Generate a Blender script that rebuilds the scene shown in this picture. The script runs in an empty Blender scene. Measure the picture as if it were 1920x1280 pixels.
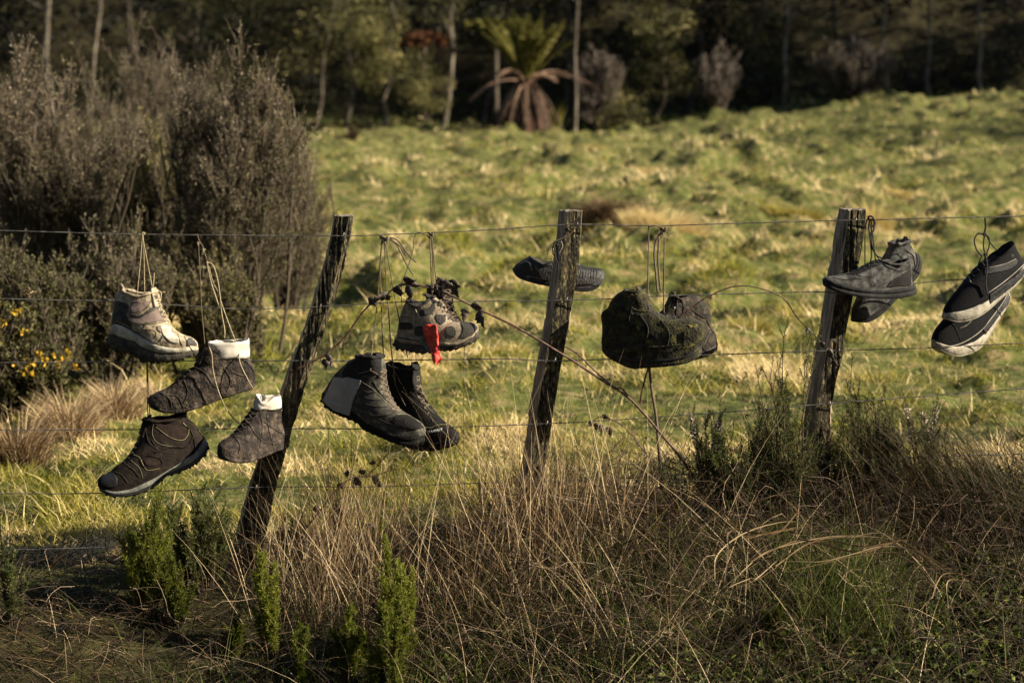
import bpy, bmesh, math, random
import numpy as np
from mathutils import Vector, Matrix, noise as mnoise
from mathutils.bvhtree import BVHTree
C = bpy.context.scene.collection
PI = math.pi
RNG = np.random.default_rng(7)
random.seed(7)

# ------------------------------------------------------------------ camera
LENS, CAMY, CAMZ = 85.0, -7.55, 1.6
FPX = 1920*LENS/36.0
PITCH = math.atan(550/FPX)
cd = bpy.data.cameras.new('camera'); cam = bpy.data.objects.new('camera', cd); C.objects.link(cam)
cam.location = (0, CAMY, CAMZ); cam.rotation_euler = (PI/2-PITCH, 0, 0)
cd.lens = LENS; cd.sensor_width = 36; cd.clip_end = 600; cd.clip_start = 0.1
cd.dof.use_dof = True; cd.dof.focus_distance = 7.5; cd.dof.aperture_fstop = 4.0
bpy.context.scene.camera = cam

# ------------------------------------------------------------------ light
SUN_TO = Vector((0.82, -0.24, 0.50)).normalized()
w = bpy.data.worlds.new('World'); bpy.context.scene.world = w; w.use_nodes = True
nt = w.node_tree; bg = nt.nodes['Background']
sky = nt.nodes.new('ShaderNodeTexSky'); sky.sky_type = 'NISHITA'; sky.sun_disc = False
sky.sun_elevation = math.asin(SUN_TO.z); sky.sun_rotation = math.atan2(SUN_TO.x, SUN_TO.y)
nt.links.new(sky.outputs[0], bg.inputs[0]); bg.inputs[1].default_value = 0.05
sl = bpy.data.lights.new('sun', 'SUN'); sun = bpy.data.objects.new('sun', sl); C.objects.link(sun)
sl.energy = 5.0; sl.angle = math.radians(0.5); sl.color = (1.0, 0.88, 0.68)
sun.rotation_euler = SUN_TO.to_track_quat('Z', 'Y').to_euler(); sun.location = (8, -6, 9)
vs = bpy.context.scene.view_settings
vs.view_transform = 'Standard'; vs.look = 'None'; vs.gamma = 1; vs.exposure = 1.5; vs.use_curve_mapping = False

# ------------------------------------------------------------------ helpers
FW = Vector((0, math.cos(PITCH), -math.sin(PITCH))); UP = Vector((0, math.sin(PITCH), math.cos(PITCH)))
CAMP = Vector((0, CAMY, CAMZ))
def ray(px, py): return FW*FPX + Vector((1, 0, 0))*(px-960) + UP*(640-py)
def at(px, py, Y=0.0):
    d = ray(px, py); return CAMP + d*((Y-CAMY)/d.y)
def xof(px, Y): return (px-960)/FPX*(Y-CAMY)/math.cos(PITCH)*1.0
def sm(a, b, x):
    t = np.clip((np.asarray(x, float)-a)/(b-a), 0, 1); return t*t*(3-2*t)
def vnoise(x, y, seed=0):
    x = np.asarray(x, float); y = np.asarray(y, float)
    xi = np.floor(x).astype(np.int64); yi = np.floor(y).astype(np.int64)
    fx = x-xi; fy = y-yi; fx = fx*fx*(3-2*fx); fy = fy*fy*(3-2*fy)
    def h(a, b):
        n = (a*374761393 + b*668265263 + seed*974634777) & 0x7fffffff
        n = ((n ^ (n >> 13))*1274126177) & 0x7fffffff
        return ((n ^ (n >> 16)) & 0xffff)/65535.0
    return (h(xi, yi)*(1-fx)+h(xi+1, yi)*fx)*(1-fy) + (h(xi, yi+1)*(1-fx)+h(xi+1, yi+1)*fx)*fy
def fbm(x, y, o=3, seed=0):
    s = 0; a = 1; t = 0
    for i in range(o):
        s = s+a*vnoise(x*2**i, y*2**i, seed+i); t += a; a *= .5
    return s/t
def H(x, y):
    x = np.asarray(x, float); y = np.asarray(y, float)
    z = 0.13*sm(-0.5, 0.6, x)*np.exp(-(y/0.8)**2)
    far = sm(2, 14, y)
    z = z + (fbm(x*.55, y*.55, 3, 5)-.5)*(0.10+0.32*far) + (fbm(x*1.3, y*1.6, 2, 15)-.5)*.22*far + sm(.55, .75, fbm(x*3.1, y*2.3, 2, 151))*.07*sm(1, 5, y)*sm(45, 42, y) + (fbm(x*2.3, y*2.0, 2, 9)-.5)*(0.05+.06*far)
    z = z - 0.48*sm(0.05, -1.15, y)
    hum = np.maximum(0, fbm(x*2.4+3, y*1.5, 2, 41)-.5)
    z = z + hum*sm(.42, .62, fbm(x*.35+8, y*.3, 2, 91))*(.38+.12*far)*sm(.8, 3, y)*sm(46, 42, y)
    z = z - 0.05*np.exp(-((y-.2)/1.5)**2)*sm(0.2, -1, x)
    z = z + 0.72*sm(1.0, 10, x)*sm(12, 40, y)*(1-.6*sm(41, 46, y))
    z = z - 0.10*sm(20, 40, y)
    z = z + 0.50*np.maximum(0, y-45) * sm(44, 50, y)
    z = z + 0.30*np.maximum(0, np.abs(x)-16)*sm(8, 20, y)
    return z

def props(o, label=None, cat=None, group=None, kind=None):
    if label: o['label'] = label
    if cat: o['category'] = cat
    if group: o['group'] = group
    if kind: o['kind'] = kind
    return o
def empty(name, loc, label, cat, group=None, rz=0):
    o = bpy.data.objects.new(name, None); C.objects.link(o); o.location = loc; o.rotation_euler = (0, 0, rz)
    o.empty_display_size = .05
    return props(o, label, cat, group)
def link(name, me, mat, parent=None, smooth=True):
    me.materials.append(mat) if mat else None
    o = bpy.data.objects.new(name, me); C.objects.link(o)
    if parent: o.parent = parent
    if smooth: me.polygons.foreach_set('use_smooth', np.ones(len(me.polygons), bool))
    return o
def npmesh(name, V, Q, rnd=None, T=None):
    me = bpy.data.meshes.new(name)
    V = np.ascontiguousarray(V, np.float32).reshape(-1, 3); Q = np.asarray(Q, np.int32).reshape(-1, 4)
    loops = Q.ravel(); starts = np.arange(len(Q))*4
    if T is not None and len(T):
        T = np.asarray(T, np.int32).reshape(-1, 3)
        starts = np.concatenate([starts, len(loops)+np.arange(len(T))*3]); loops = np.concatenate([loops, T.ravel()])
    me.vertices.add(len(V)); me.vertices.foreach_set('co', V.ravel())
    me.loops.add(len(loops)); me.loops.foreach_set('vertex_index', loops.astype(np.int32))
    me.polygons.add(len(starts)); me.polygons.foreach_set('loop_start', starts.astype(np.int32))
    me.update(calc_edges=True)
    if rnd is not None:
        a = me.attributes.new('rnd', 'FLOAT', 'POINT'); a.data.foreach_set('value', np.asarray(rnd, np.float32).ravel())
    return me
class Geo:                       # gathers vertices/quads for one mesh
    def __init__(s): s.V = []; s.Q = []; s.R = []; s.n = 0
    def add(s, V, Q, R):
        V = np.asarray(V, float).reshape(-1, 3); s.V.append(V); s.Q.append(np.asarray(Q).reshape(-1, 4)+s.n); s.R.append(np.asarray(R, float).ravel()); s.n += len(V)
    def build(s, name, mat, parent=None, smooth=False, kind=None, origin=None):
        V = np.concatenate(s.V)
        if origin is None and parent is not None: origin = parent.location
        if origin is not None: V = V-np.array(origin)
        o = link(name, npmesh(name, V, np.concatenate(s.Q), np.concatenate(s.R)), mat, parent, smooth)
        if kind: o['kind'] = kind
        return o
def nrm(a): return a/np.maximum(np.linalg.norm(a, axis=-1, keepdims=True), 1e-9)
def tubes(g, P, R, rnd, sides=3):
    # P (N,k,3), R (N,k)
    P = np.asarray(P, float); N, k, _ = P.shape
    R = np.broadcast_to(np.asarray(R, float), (N, k)) if np.ndim(R) < 2 else R
    T = np.empty_like(P); T[:, 1:-1] = P[:, 2:]-P[:, :-2]; T[:, 0] = P[:, 1]-P[:, 0]; T[:, -1] = P[:, -1]-P[:, -2]; T = nrm(T)
    ref = np.zeros((N, 1, 3)); ax = np.argmin(np.abs(T[:, 0]), axis=1); ref[np.arange(N), 0, ax] = 1
    A = nrm(np.cross(T, ref)); B = np.cross(T, A)
    ang = np.arange(sides)*2*PI/sides
    V = P[:, :, None] + R[:, :, None, None]*(A[:, :, None]*np.cos(ang)[None, None, :, None]+B[:, :, None]*np.sin(ang)[None, None, :, None])
    idx = np.arange(N*k*sides).reshape(N, k, sides)
    a = idx[:, :-1]; b = idx[:, 1:]
    Q = np.stack([a, np.roll(a, -1, 2), np.roll(b, -1, 2), b], -1)
    g.add(V, Q, np.broadcast_to(np.asarray(rnd, float).reshape(-1, 1, 1), (N, k, sides)))
def blades(g, base, L, W, az, lean, curl, rnd, seg=2, rng=RNG):
    # grass blades: base (N,3)
    N = len(base); L = np.broadcast_to(L, N); W = np.broadcast_to(W, N); lean = np.broadcast_to(lean, N); curl = np.broadcast_to(curl, N)
    d = np.stack([np.cos(az), np.sin(az), np.zeros(N)], -1)
    fa = rng.uniform(0, PI, N); side = np.stack([np.cos(fa), np.sin(fa), np.zeros(N)], -1)
    P = [np.array(base, float)]; th = lean.copy() if hasattr(lean, 'copy') else lean
    th = np.array(lean, float)
    for i in range(seg):
        v = d*np.sin(th)[:, None]+np.array([0, 0, 1.])*np.cos(th)[:, None]
        P.append(P[-1]+v*(L/seg)[:, None]); th = th+curl/seg
    P = np.stack(P, 1); k = seg+1
    wv = np.linspace(1, 0, k)**.7; wv[-1] = 0.12
    off = side[:, None]*(W[:, None]*wv)[:, :, None]*.5
    V = np.stack([P-off, P+off], 2)
    idx = np.arange(N*k*2).reshape(N, k, 2)
    Q = np.stack([idx[:, :-1, 0], idx[:, :-1, 1], idx[:, 1:, 1], idx[:, 1:, 0]], -1)
    g.add(V, Q, np.broadcast_to(np.asarray(rnd, float).reshape(-1, 1, 1), (N, k, 2)))
    return P
def leaves(g, c, size, rnd, rng=RNG, asp=.5, dirs=None):
    N = len(c); size = np.broadcast_to(size, N)[:, None]
    d = nrm(rng.normal(size=(N, 3))) if dirs is None else nrm(dirs+0.0)
    s = nrm(np.cross(d, rng.normal(size=(N, 3))))
    V = np.stack([c, c+d*size*.5+s*size*asp*.5, c+d*size, c+d*size*.5-s*size*asp*.5], 1)
    g.add(V, np.arange(N*4).reshape(N, 4), np.repeat(np.asarray(rnd, float)*np.ones(N), 4))
def grow(start, d, L, k, up=.1, wob=.15, rng=RNG):
    P = [np.array(start, float)]; d = nrm(d); L = np.broadcast_to(L, len(d))
    for i in range(k-1):
        P.append(P[-1]+d*(L/(k-1))[:, None]); d = nrm(d+np.array([0, 0, up])+rng.normal(size=d.shape)*wob)
    return np.stack(P, 1)
def kids(P, m, spread, tmin=.25, rng=RNG):
    N, k, _ = P.shape; i = rng.integers(0, N, m); t = rng.uniform(tmin, .999, m)*(k-1); j = t.astype(int); f = (t-j)[:, None]
    a = P[i, j]; b = P[i, np.minimum(j+1, k-1)]
    return a*(1-f)+b*f, nrm(nrm(b-a)+spread*rng.normal(size=(m, 3)))

# ------------------------------------------------------------------ materials
def newmat(name):
    m = bpy.data.materials.new(name); m.use_nodes = True; n = m.node_tree
    return m, n, n.nodes['Principled BSDF']
def ramp(n, fac, stops):
    r = n.nodes.new('ShaderNodeValToRGB'); e = r.color_ramp.elements
    while len(e) < len(stops): e.new(.5)
    for i, (p, c) in enumerate(stops): e[i].position = p; e[i].color = (*c, 1)
    n.links.new(fac, r.inputs[0]); return r.outputs[0]
def vegmat(name, stops, trans=.3, rough=.65, spec=.25):
    m, n, b = newmat(name)
    a = n.nodes.new('ShaderNodeAttribute'); a.attribute_name = 'rnd'
    col = ramp(n, a.outputs['Fac'], stops)
    n.links.new(col, b.inputs['Base Color']); b.inputs['Roughness'].default_value = rough
    b.inputs['Specular IOR Level'].default_value = spec
    if trans > 0:
        t = n.nodes.new('ShaderNodeBsdfTranslucent'); n.links.new(col, t.inputs[0])
        mx = n.nodes.new('ShaderNodeMixShader'); mx.inputs[0].default_value = trans
        n.links.new(b.outputs[0], mx.inputs[1]); n.links.new(t.outputs[0], mx.inputs[2])
        n.links.new(mx.outputs[0], n.nodes['Material Output'].inputs[0])
    return m
def surf(name, stops, scale=30, rough=.8, bump=.3, bscale=None, spec=.3, stretch=(1, 1, 1), detail=6, spots=None, bdist=.004, spot_scale=90, spot_lo=.58, spot_hi=.66, fine=None, dk=1.):
    """noise-coloured surface in object space; spots = (colour) of a second blotchy layer"""
    stops = [(p, tuple(q*dk for q in c)) for p, c in stops]
    m, n, b = newmat(name)
    tc = n.nodes.new('ShaderNodeTexCoord'); mp = n.nodes.new('ShaderNodeMapping'); mp.inputs['Scale'].default_value = stretch
    n.links.new(tc.outputs['Object'], mp.inputs[0])
    nz = n.nodes.new('ShaderNodeTexNoise'); nz.inputs['Scale'].default_value = scale; nz.inputs['Detail'].default_value = detail
    nz.inputs['Roughness'].default_value = .65
    n.links.new(mp.outputs[0], nz.inputs[0]); col = ramp(n, nz.outputs['Fac'], stops)
    if spots:
        n2 = n.nodes.new('ShaderNodeTexNoise'); n2.inputs['Scale'].default_value = spot_scale; n2.inputs['Detail'].default_value = 9; n2.inputs['Roughness'].default_value = .78
        n.links.new(mp.outputs[0], n2.inputs[0])
        mr = n.nodes.new('ShaderNodeMapRange'); mr.inputs[1].default_value = spot_lo; mr.inputs[2].default_value = spot_hi
        n.links.new(n2.outputs['Fac'], mr.inputs[0])
        mx = n.nodes.new('ShaderNodeMix'); mx.data_type = 'RGBA'; n.links.new(mr.outputs[0], mx.inputs[0])
        n.links.new(col, mx.inputs[6]); mx.inputs[7].default_value = (*spots, 1); col = mx.outputs[2]
    n.links.new(col, b.inputs['Base Color'])
    b.inputs['Roughness'].default_value = rough; b.inputs['Specular IOR Level'].default_value = spec
    if fine:   # woven mesh look
        vo = n.nodes.new('ShaderNodeTexVoronoi'); vo.inputs['Scale'].default_value = fine; n.links.new(tc.outputs['Object'], vo.inputs[0]); hsrc = vo.outputs['Distance']
    else:
        nb = n.nodes.new('ShaderNodeTexNoise'); nb.inputs['Scale'].default_value = bscale or scale*3; nb.inputs['Detail'].default_value = 5
        n.links.new(mp.outputs[0], nb.inputs[0]); hsrc = nb.outputs['Fac']
    bp = n.nodes.new('ShaderNodeBump'); bp.inputs['Strength'].default_value = bump; bp.inputs['Distance'].default_value = bdist
    n.links.new(hsrc, bp.inputs['Height']); n.links.new(bp.outputs[0], b.inputs['Normal'])
    return m
def S(*c): return [(i/(len(c)-1)*.28+.36, x) for i, x in enumerate(c)]

# ground: pasture soil/turf, forest floor by height-free noise on a real surface
def ground_mat():
    m, n, b = newmat('pasture_turf')
    a = n.nodes.new('ShaderNodeAttribute'); a.attribute_name = 'rnd'
    tc = n.nodes.new('ShaderNodeTexCoord'); nz = n.nodes.new('ShaderNodeTexNoise'); nz.inputs['Scale'].default_value = 9; nz.inputs['Detail'].default_value = 8
    n.links.new(tc.outputs['Object'], nz.inputs[0])
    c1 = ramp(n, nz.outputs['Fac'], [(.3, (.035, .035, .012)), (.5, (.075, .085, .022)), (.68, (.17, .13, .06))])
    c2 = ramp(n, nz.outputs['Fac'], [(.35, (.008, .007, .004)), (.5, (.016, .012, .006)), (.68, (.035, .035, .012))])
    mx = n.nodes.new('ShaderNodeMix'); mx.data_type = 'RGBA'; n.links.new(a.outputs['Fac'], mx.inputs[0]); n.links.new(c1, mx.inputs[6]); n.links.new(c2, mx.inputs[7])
    n.links.new(mx.outputs[2], b.inputs['Base Color']); b.inputs['Roughness'].default_value = .95; b.inputs['Specular IOR Level'].default_value = .1
    bp = n.nodes.new('ShaderNodeBump'); bp.inputs['Distance'].default_value = .05; bp.inputs['Strength'].default_value = .8
    n.links.new(nz.outputs['Fac'], bp.inputs['Height']); n.links.new(bp.outputs[0], b.inputs['Normal'])
    return m
M_ground = ground_mat()
M_pasture = vegmat('pasture_grass', [(0, (.016, .020, .003)), (.22, (.145, .145, .010)), (.45, (.26, .235, .035)), (.7, (.42, .325, .11)), (1, (.68, .54, .29))], .35)
M_straw = vegmat('straw', [(0, (.018, .011, .006)), (.45, (.07, .042, .02)), (.75, (.26, .17, .085)), (1, (.60, .47, .29))], .2)
M_litter = vegmat('brown_tangle', [(0, (.008, .005, .003)), (.5, (.028, .018, .012)), (.85, (.11, .07, .045)), (1, (.36, .27, .18))], .1)
M_green = vegmat('green_blades', [(0, (.010, .018, .004)), (.5, (.05, .075, .012)), (1, (.18, .21, .045))], .4)
M_heath = vegmat('heath_green', [(0, (.022, .03, .004)), (.5, (.10, .12, .010)), (1, (.30, .31, .05))], .4)
M_heathd = vegmat('heath_dark', [(0, (.010, .014, .005)), (.5, (.05, .062, .016)), (.9, (.13, .145, .04)), (1, (.20, .18, .08))], .25)
M_stem = vegmat('plant_stem', [(0, (.02, .012, .008)), (1, (.09, .06, .035))], 0)
M_bram = surf('bramble_cane', S((.025, .011, .009), (.06, .028, .02), (.12, .07, .05)), 60, .55, .2)
M_bleaf = surf('bramble_leaf', S((.008, .006, .004), (.028, .018, .014), (.10, .07, .07)), 90, .5, .6, spec=.5)
M_shrubtwig = vegmat('shrub_twig', [(0, (.014, .010, .006)), (.5, (.06, .046, .03)), (1, (.22, .17, .125))], 0)
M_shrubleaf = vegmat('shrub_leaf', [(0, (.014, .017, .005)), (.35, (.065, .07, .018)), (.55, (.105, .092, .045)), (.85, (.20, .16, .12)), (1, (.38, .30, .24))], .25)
M_olive = vegmat('olive_leaf', [(0, (.008, .009, .003)), (.45, (.045, .045, .012)), (.75, (.15, .135, .045)), (1, (.36, .31, .13))], .3)
M_dark = vegmat('dark_leaf', [(0, (.002, .0025, .001)), (.6, (.010, .011, .004)), (.9, (.035, .034, .010)), (1, (.10, .09, .03))], .2)  # very dark base paints in the black shade gaps inside the forest
M_mauve = vegmat('bare_twig', [(0, (.025, .020, .015)), (1, (.14, .11, .085))], .0)
M_red = vegmat('rust_leaf', [(0, (.03, .012, .006)), (1, (.20, .085, .035))], .25)
M_fern = vegmat('fern_green', [(0, (.035, .04, .006)), (.5, (.065, .064, .010)), (1, (.155, .135, .024))], .3)
M_fdead = vegmat('fern_dead', [(0, (.012, .007, .004)), (.5, (.065, .037, .024)), (1, (.24, .155, .10))], .15)
M_bark = surf('pale_bark', S((.03, .024, .017), (.09, .075, .055), (.20, .17, .13)), 14, .9, .6, stretch=(1, 1, .3), bdist=.01)
M_barkd = surf('dark_bark', S((.015, .011, .008), (.05, .038, .027), (.10, .085, .06)), 14, .9, .6, stretch=(1, 1, .3), bdist=.01)
M_yel = vegmat('yellow_petal', [(0, (.30, .17, .01)), (1, (.55, .36, .03))], .3)
M_wht = vegmat('pale_floret', [(0, (.30, .24, .17)), (1, (.62, .56, .45))], .3)

# ------------------------------------------------------------------ ground sheet
def make_ground():
    xs = np.concatenate([-60+np.linspace(0, 1, 40)**1*46, np.linspace(-14, 14, 440)[1:-1], 14+np.linspace(0, 1, 40)*46])
    ys = np.concatenate([np.linspace(-14, -2.5, 24), np.linspace(-2.5, 12, 220)[1:], 12+np.linspace(0, 1, 200)[1:]**1.1*38, 50+np.linspace(0, 1, 60)[1:]**1.3*90])
    X, Y = np.meshgrid(xs, ys, indexing='xy'); Z = H(X, Y)
    V = np.stack([X, Y, Z], -1).reshape(-1, 3); ny, nx = X.shape
    i = np.arange(nx*ny).reshape(ny, nx)
    Q = np.stack([i[:-1, :-1], i[:-1, 1:], i[1:, 1:], i[1:, :-1]], -1).reshape(-1, 4)
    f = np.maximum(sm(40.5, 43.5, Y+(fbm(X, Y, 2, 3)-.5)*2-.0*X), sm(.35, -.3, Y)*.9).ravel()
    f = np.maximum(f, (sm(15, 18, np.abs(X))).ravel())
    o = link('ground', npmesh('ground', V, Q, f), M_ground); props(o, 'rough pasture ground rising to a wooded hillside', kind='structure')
make_ground()

# ------------------------------------------------------------------ pasture grass (stuff)
def make_pasture():
    g = Geo(); N = 430000
    py = RNG.uniform(205, 1130, N); d = FPX*1.6/(py-90)*RNG.uniform(.93, 1.07, N); y = d+CAMY
    x = RNG.uniform(-1.16, 1.16, N)*.212*d
    ok = (y > .15) & (y < 44); x = x[ok]; y = y[ok]; d = d[ok]; n = len(x)
    patch = fbm(x*1.7, y*1.0, 3, 21); tus = fbm(x*2.2, y*1.6, 2, 31)
    z = H(x, y)
    hum = np.maximum(0, fbm(x*2.4+3, y*1.5, 2, 41)-.5)
    near = sm(7, 1, y)
    L = (0.020+.016*near+.035*sm(.5, .8, tus)+.13*hum)*(.5+.9*RNG.random(n))*np.clip(d/9, .9, 1.7)
    r = np.clip((patch-.5)*1.9+.43+(tus-.5)*.9+hum*2.2+(fbm(x*4.5, y*3.5, 2, 61)-.5)*1.3+RNG.normal(size=n)*.17, 0, 1)
    bare = fbm(x*1.1, y*1.3, 3, 71); keep = (bare < .63) | (RNG.random(n) < .25)
    x, y, z, d, L, r, n = x[keep], y[keep], z[keep], d[keep], L[keep], r[keep], int(keep.sum())
    dk = sm(.56, .66, fbm(x*.8+5, y*1.5, 3, 131)); r *= 1-.9*dk; L *= 1-.35*dk; h2 = sm(.55, .75, fbm(x*3.1, y*2.3, 2, 151)); r = np.clip(r+.35*h2-.10, 0, 1); L *= 1+.8*h2; L *= np.where(r > .68, .7, 1)
    dry = RNG.random(n) < .05; r[dry] = RNG.uniform(.8, 1, dry.sum()); L[dry] *= 1.6
    blades(g, np.stack([x, y, z-.01], -1), L, .0050*np.clip(d/8, 1, 6)*RNG.uniform(.6, 1.3, n), RNG.uniform(0, 2*PI, n), RNG.uniform(.4, 1.4, n), RNG.uniform(.2, 1.2, n), r)
    o = g.build('pasture_grass', M_pasture, origin=(0, 20, 0)); o.location = (0, 20, 0)
    props(o, 'short green and straw coloured grass covering the paddock behind the fence', 'grass', kind='stuff')
make_pasture()

# ------------------------------------------------------------------ tussocks in the paddock
def tussock(px, py, wpx, hpx, label, lo, hi, n=900, mat=None, group='dry tussocks in the paddock'):
    d = FPX*1.6/(py-90)
    for _ in range(6):
        y = d+CAMY; x = (px-960)/FPX*d; z = float(H(x, y)); d = FPX*(1.6-z)/max(py-90, 20)
    y = d+CAMY; x = (px-960)/FPX*d; z = float(H(x, y)); s = d/FPX
    e = empty('grass_tussock', (x, y, z), label, 'tussock', group)
    g = Geo(); r = RNG.random(n)**.7*wpx*s*.5; a = RNG.uniform(0, 2*PI, n)
    bx = x+r*np.cos(a)*.7; by = y+r*np.sin(a)*.5
    h = hpx*s*(1.1-.5*(r/(wpx*s*.5))**2)*RNG.uniform(.6, 1.15, n)*1.15
    blades(g, np.stack([bx, by, H(bx, by)-.02], -1), h, .0045*max(1, d/9)*RNG.uniform(.6, 1.3, n), a+RNG.normal(size=n)*.5, RNG.uniform(.1, .5, n), RNG.uniform(.6, 1.9, n), RNG.uniform(lo, hi, n), seg=3)
    g.build('blades', mat or M_straw, e)
tussock(1150, 412, 200, 48, 'wide tussock left of the pair in mid paddock, brown for the shaded side', .25, .8, 2600)  # brown blades paint the shaded left side of the pale tussock
tussock(1250, 418, 220, 66, 'tall pale tussock in mid paddock above the mossy boots', .72, 1, 3600, mat=M_pasture)
tussock(1640, 428, 80, 56, 'narrow tan tussock behind the top of the right post', .6, .9, 700, mat=M_pasture)
tussock(1410, 640, 100, 50, 'brown tussock in the paddock right of the mossy boots', .35, .75, 900, mat=M_pasture)
tussock(645, 268, 70, 24, 'small round dark tussock at the forest edge', .1, .5, 700)
tussock(1500, 425, 200, 30, 'low dark tussock left of the right post top', .3, .75, 1500, mat=M_pasture)
tussock(20, 880, 150, 120, 'tall straw tussock at the left frame edge under the gorse', .4, .95, 1100)
tussock(120, 830, 150, 95, 'straw tussock beside the foot of the low gorse sprig', .6, 1, 1000)
tussock(205, 790, 150, 75, 'straw tussock at the foot of the left shrubs under the beige boot', .6, 1, 900)
tussock(300, 775, 120, 55, 'small straw tussock at the foot of the shrubs left of the muddy boot', .6, 1, 700)
tussock(1700, 375, 120, 24, 'flat brown tussock in the upper right of the paddock', .5, .9, 900, mat=M_pasture)
tussock(1200, 318, 150, 22, 'small tan tussock farther up the paddock', .6, 1, 900, mat=M_pasture)
tussock(1640, 205, 60, 22, 'tussock on the skyline of the paddock rise', .5, .9, 500, mat=M_pasture)
tussock(1120, 285, 120, 16, 'low tussock near the base of the tree fern', .4, .9, 600, mat=M_pasture)

# ------------------------------------------------------------------ shrubs and trees
def base_at(px, py):
    d = FPX*1.6/(py-90)
    for _ in range(8):
        x = (px-960)/FPX*d; z = float(H(x, d+CAMY)); d = FPX*(1.6-z)/max(py-90, 20)
    return x, d+CAMY, z, d/FPX
def twig_shrub(px, Y, wpx, toppy, label, ntw=5000, nleaf=9000, lmat=None, tmat=None, cat='shrub', name='twiggy_shrub', group='brown twiggy shrubs at the left', rlo=0., rhi=1., leafsize=.014, spread=.55, skirt=.25, rad=1., grow_w=1.):
    d = Y-CAMY; s = d/FPX; x = (px-960)*s; z = float(H(x, Y)); top = CAMZ+(90-toppy)*s; Ht = top-z; W = wpx*s*.5*grow_w
    rng = np.random.default_rng(int(px*7+Y*13))
    e = empty(name, (x, Y, z), label, cat, group)
    g = Geo(); gl = Geo(); n = 18
    a = rng.uniform(0, 2*PI, n); tilt = rng.uniform(.05, 1, n)
    def inside(P):
        q = (P[:, -1]-np.array([x, Y, z+Ht*.42]))/np.array([W*1.02, W*1.02, Ht*.59]); q[:, 2] = np.where(q[:, 2] < 0, q[:, 2]*.55, q[:, 2]); r = np.linalg.norm(q, axis=1)
        az = np.arctan2(q[:, 0], q[:, 2]); lim = 1+.30*(vnoise(az*2.6+px, q[:, 1]*2, 3)-.5)*2
        return P[r < lim*rng.uniform(.9, 1.06, len(P))]
    dr = np.stack([np.cos(a)*tilt*W/Ht*1.3, np.sin(a)*tilt*W/Ht*1.3, np.ones(n)], -1)
    st = np.array([x, Y, z-.05])+np.stack([np.cos(a), np.sin(a), 0*a], -1)*W*skirt*rng.random((n, 1))
    L = Ht*rng.uniform(.45, .8, n)
    P0 = grow(st, dr, L*.9, 7, .05, .08, rng); tubes(g, P0, np.linspace(.010, .004, 7)[None]*np.ones((n, 1))*rad, rng.random(n)*.5, 4)
    c, dd = kids(P0, 170, .35, .15, rng); dd = nrm(dd+(c-np.array([x, Y, z+Ht*.3]))/Ht*.5)
    P1 = grow(c, dd, Ht*rng.uniform(.2, .36, 170), 6, .10, .10, rng); P1 = inside(P1); tubes(g, P1, np.linspace(.006, .0024, 6)[None]*np.ones((len(P1), 1))*rad, rng.random(len(P1))*.6)
    m2 = 1500; c, dd = kids(P1, m2, spread, .15, rng)
    dd = nrm(dd+np.array([0, 0, .45])); P2 = inside(grow(c, dd, Ht*rng.uniform(.07, .15, m2), 4, .16, .10, rng)); m2 = len(P2); tubes(g, P2, np.linspace(.0024, .0013, 4)[None]*np.ones((m2, 1))*rad, rng.uniform(.2, .9, m2))
    c, dd = kids(P2, ntw, spread, .2, rng)
    dd = nrm(dd+np.array([0, 0, .35])); P3 = inside(grow(c, dd, Ht*rng.uniform(.03, .07, ntw), 3, .2, .10, rng)); ntw = len(P3); tubes(g, P3, np.linspace(.0014, .0009, 3)[None]*np.ones((ntw, 1))*rad, rng.uniform(.3, 1, ntw))
    g.build('branches', tmat or M_shrubtwig, e)
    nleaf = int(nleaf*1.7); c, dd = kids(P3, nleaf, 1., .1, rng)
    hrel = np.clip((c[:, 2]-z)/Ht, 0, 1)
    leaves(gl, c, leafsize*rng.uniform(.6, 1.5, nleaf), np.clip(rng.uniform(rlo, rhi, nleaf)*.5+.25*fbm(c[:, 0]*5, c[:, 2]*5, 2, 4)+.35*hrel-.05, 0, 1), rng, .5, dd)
    gl.build('foliage', lmat or M_shrubleaf, e)
    return e
sh = twig_shrub
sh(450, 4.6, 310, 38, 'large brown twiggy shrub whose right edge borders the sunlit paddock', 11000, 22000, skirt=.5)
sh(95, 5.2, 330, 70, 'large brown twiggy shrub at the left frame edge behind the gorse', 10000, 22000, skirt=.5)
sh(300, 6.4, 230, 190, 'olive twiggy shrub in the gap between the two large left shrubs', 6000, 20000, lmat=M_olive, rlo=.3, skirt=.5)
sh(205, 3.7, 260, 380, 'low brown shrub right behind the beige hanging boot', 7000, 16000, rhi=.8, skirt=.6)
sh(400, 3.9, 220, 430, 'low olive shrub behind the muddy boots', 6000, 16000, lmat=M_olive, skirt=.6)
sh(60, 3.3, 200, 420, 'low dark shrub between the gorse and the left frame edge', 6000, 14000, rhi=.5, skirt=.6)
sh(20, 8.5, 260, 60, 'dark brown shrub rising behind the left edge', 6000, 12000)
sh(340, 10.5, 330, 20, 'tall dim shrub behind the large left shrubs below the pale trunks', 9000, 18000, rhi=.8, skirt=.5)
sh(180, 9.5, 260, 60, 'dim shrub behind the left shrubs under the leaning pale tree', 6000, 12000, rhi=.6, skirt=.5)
sh(530, 7.2, 190, 170, 'pinkish brown shrub bulging out at the right of the left shrub mass', 7000, 16000, rlo=.2, skirt=.5)

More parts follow.
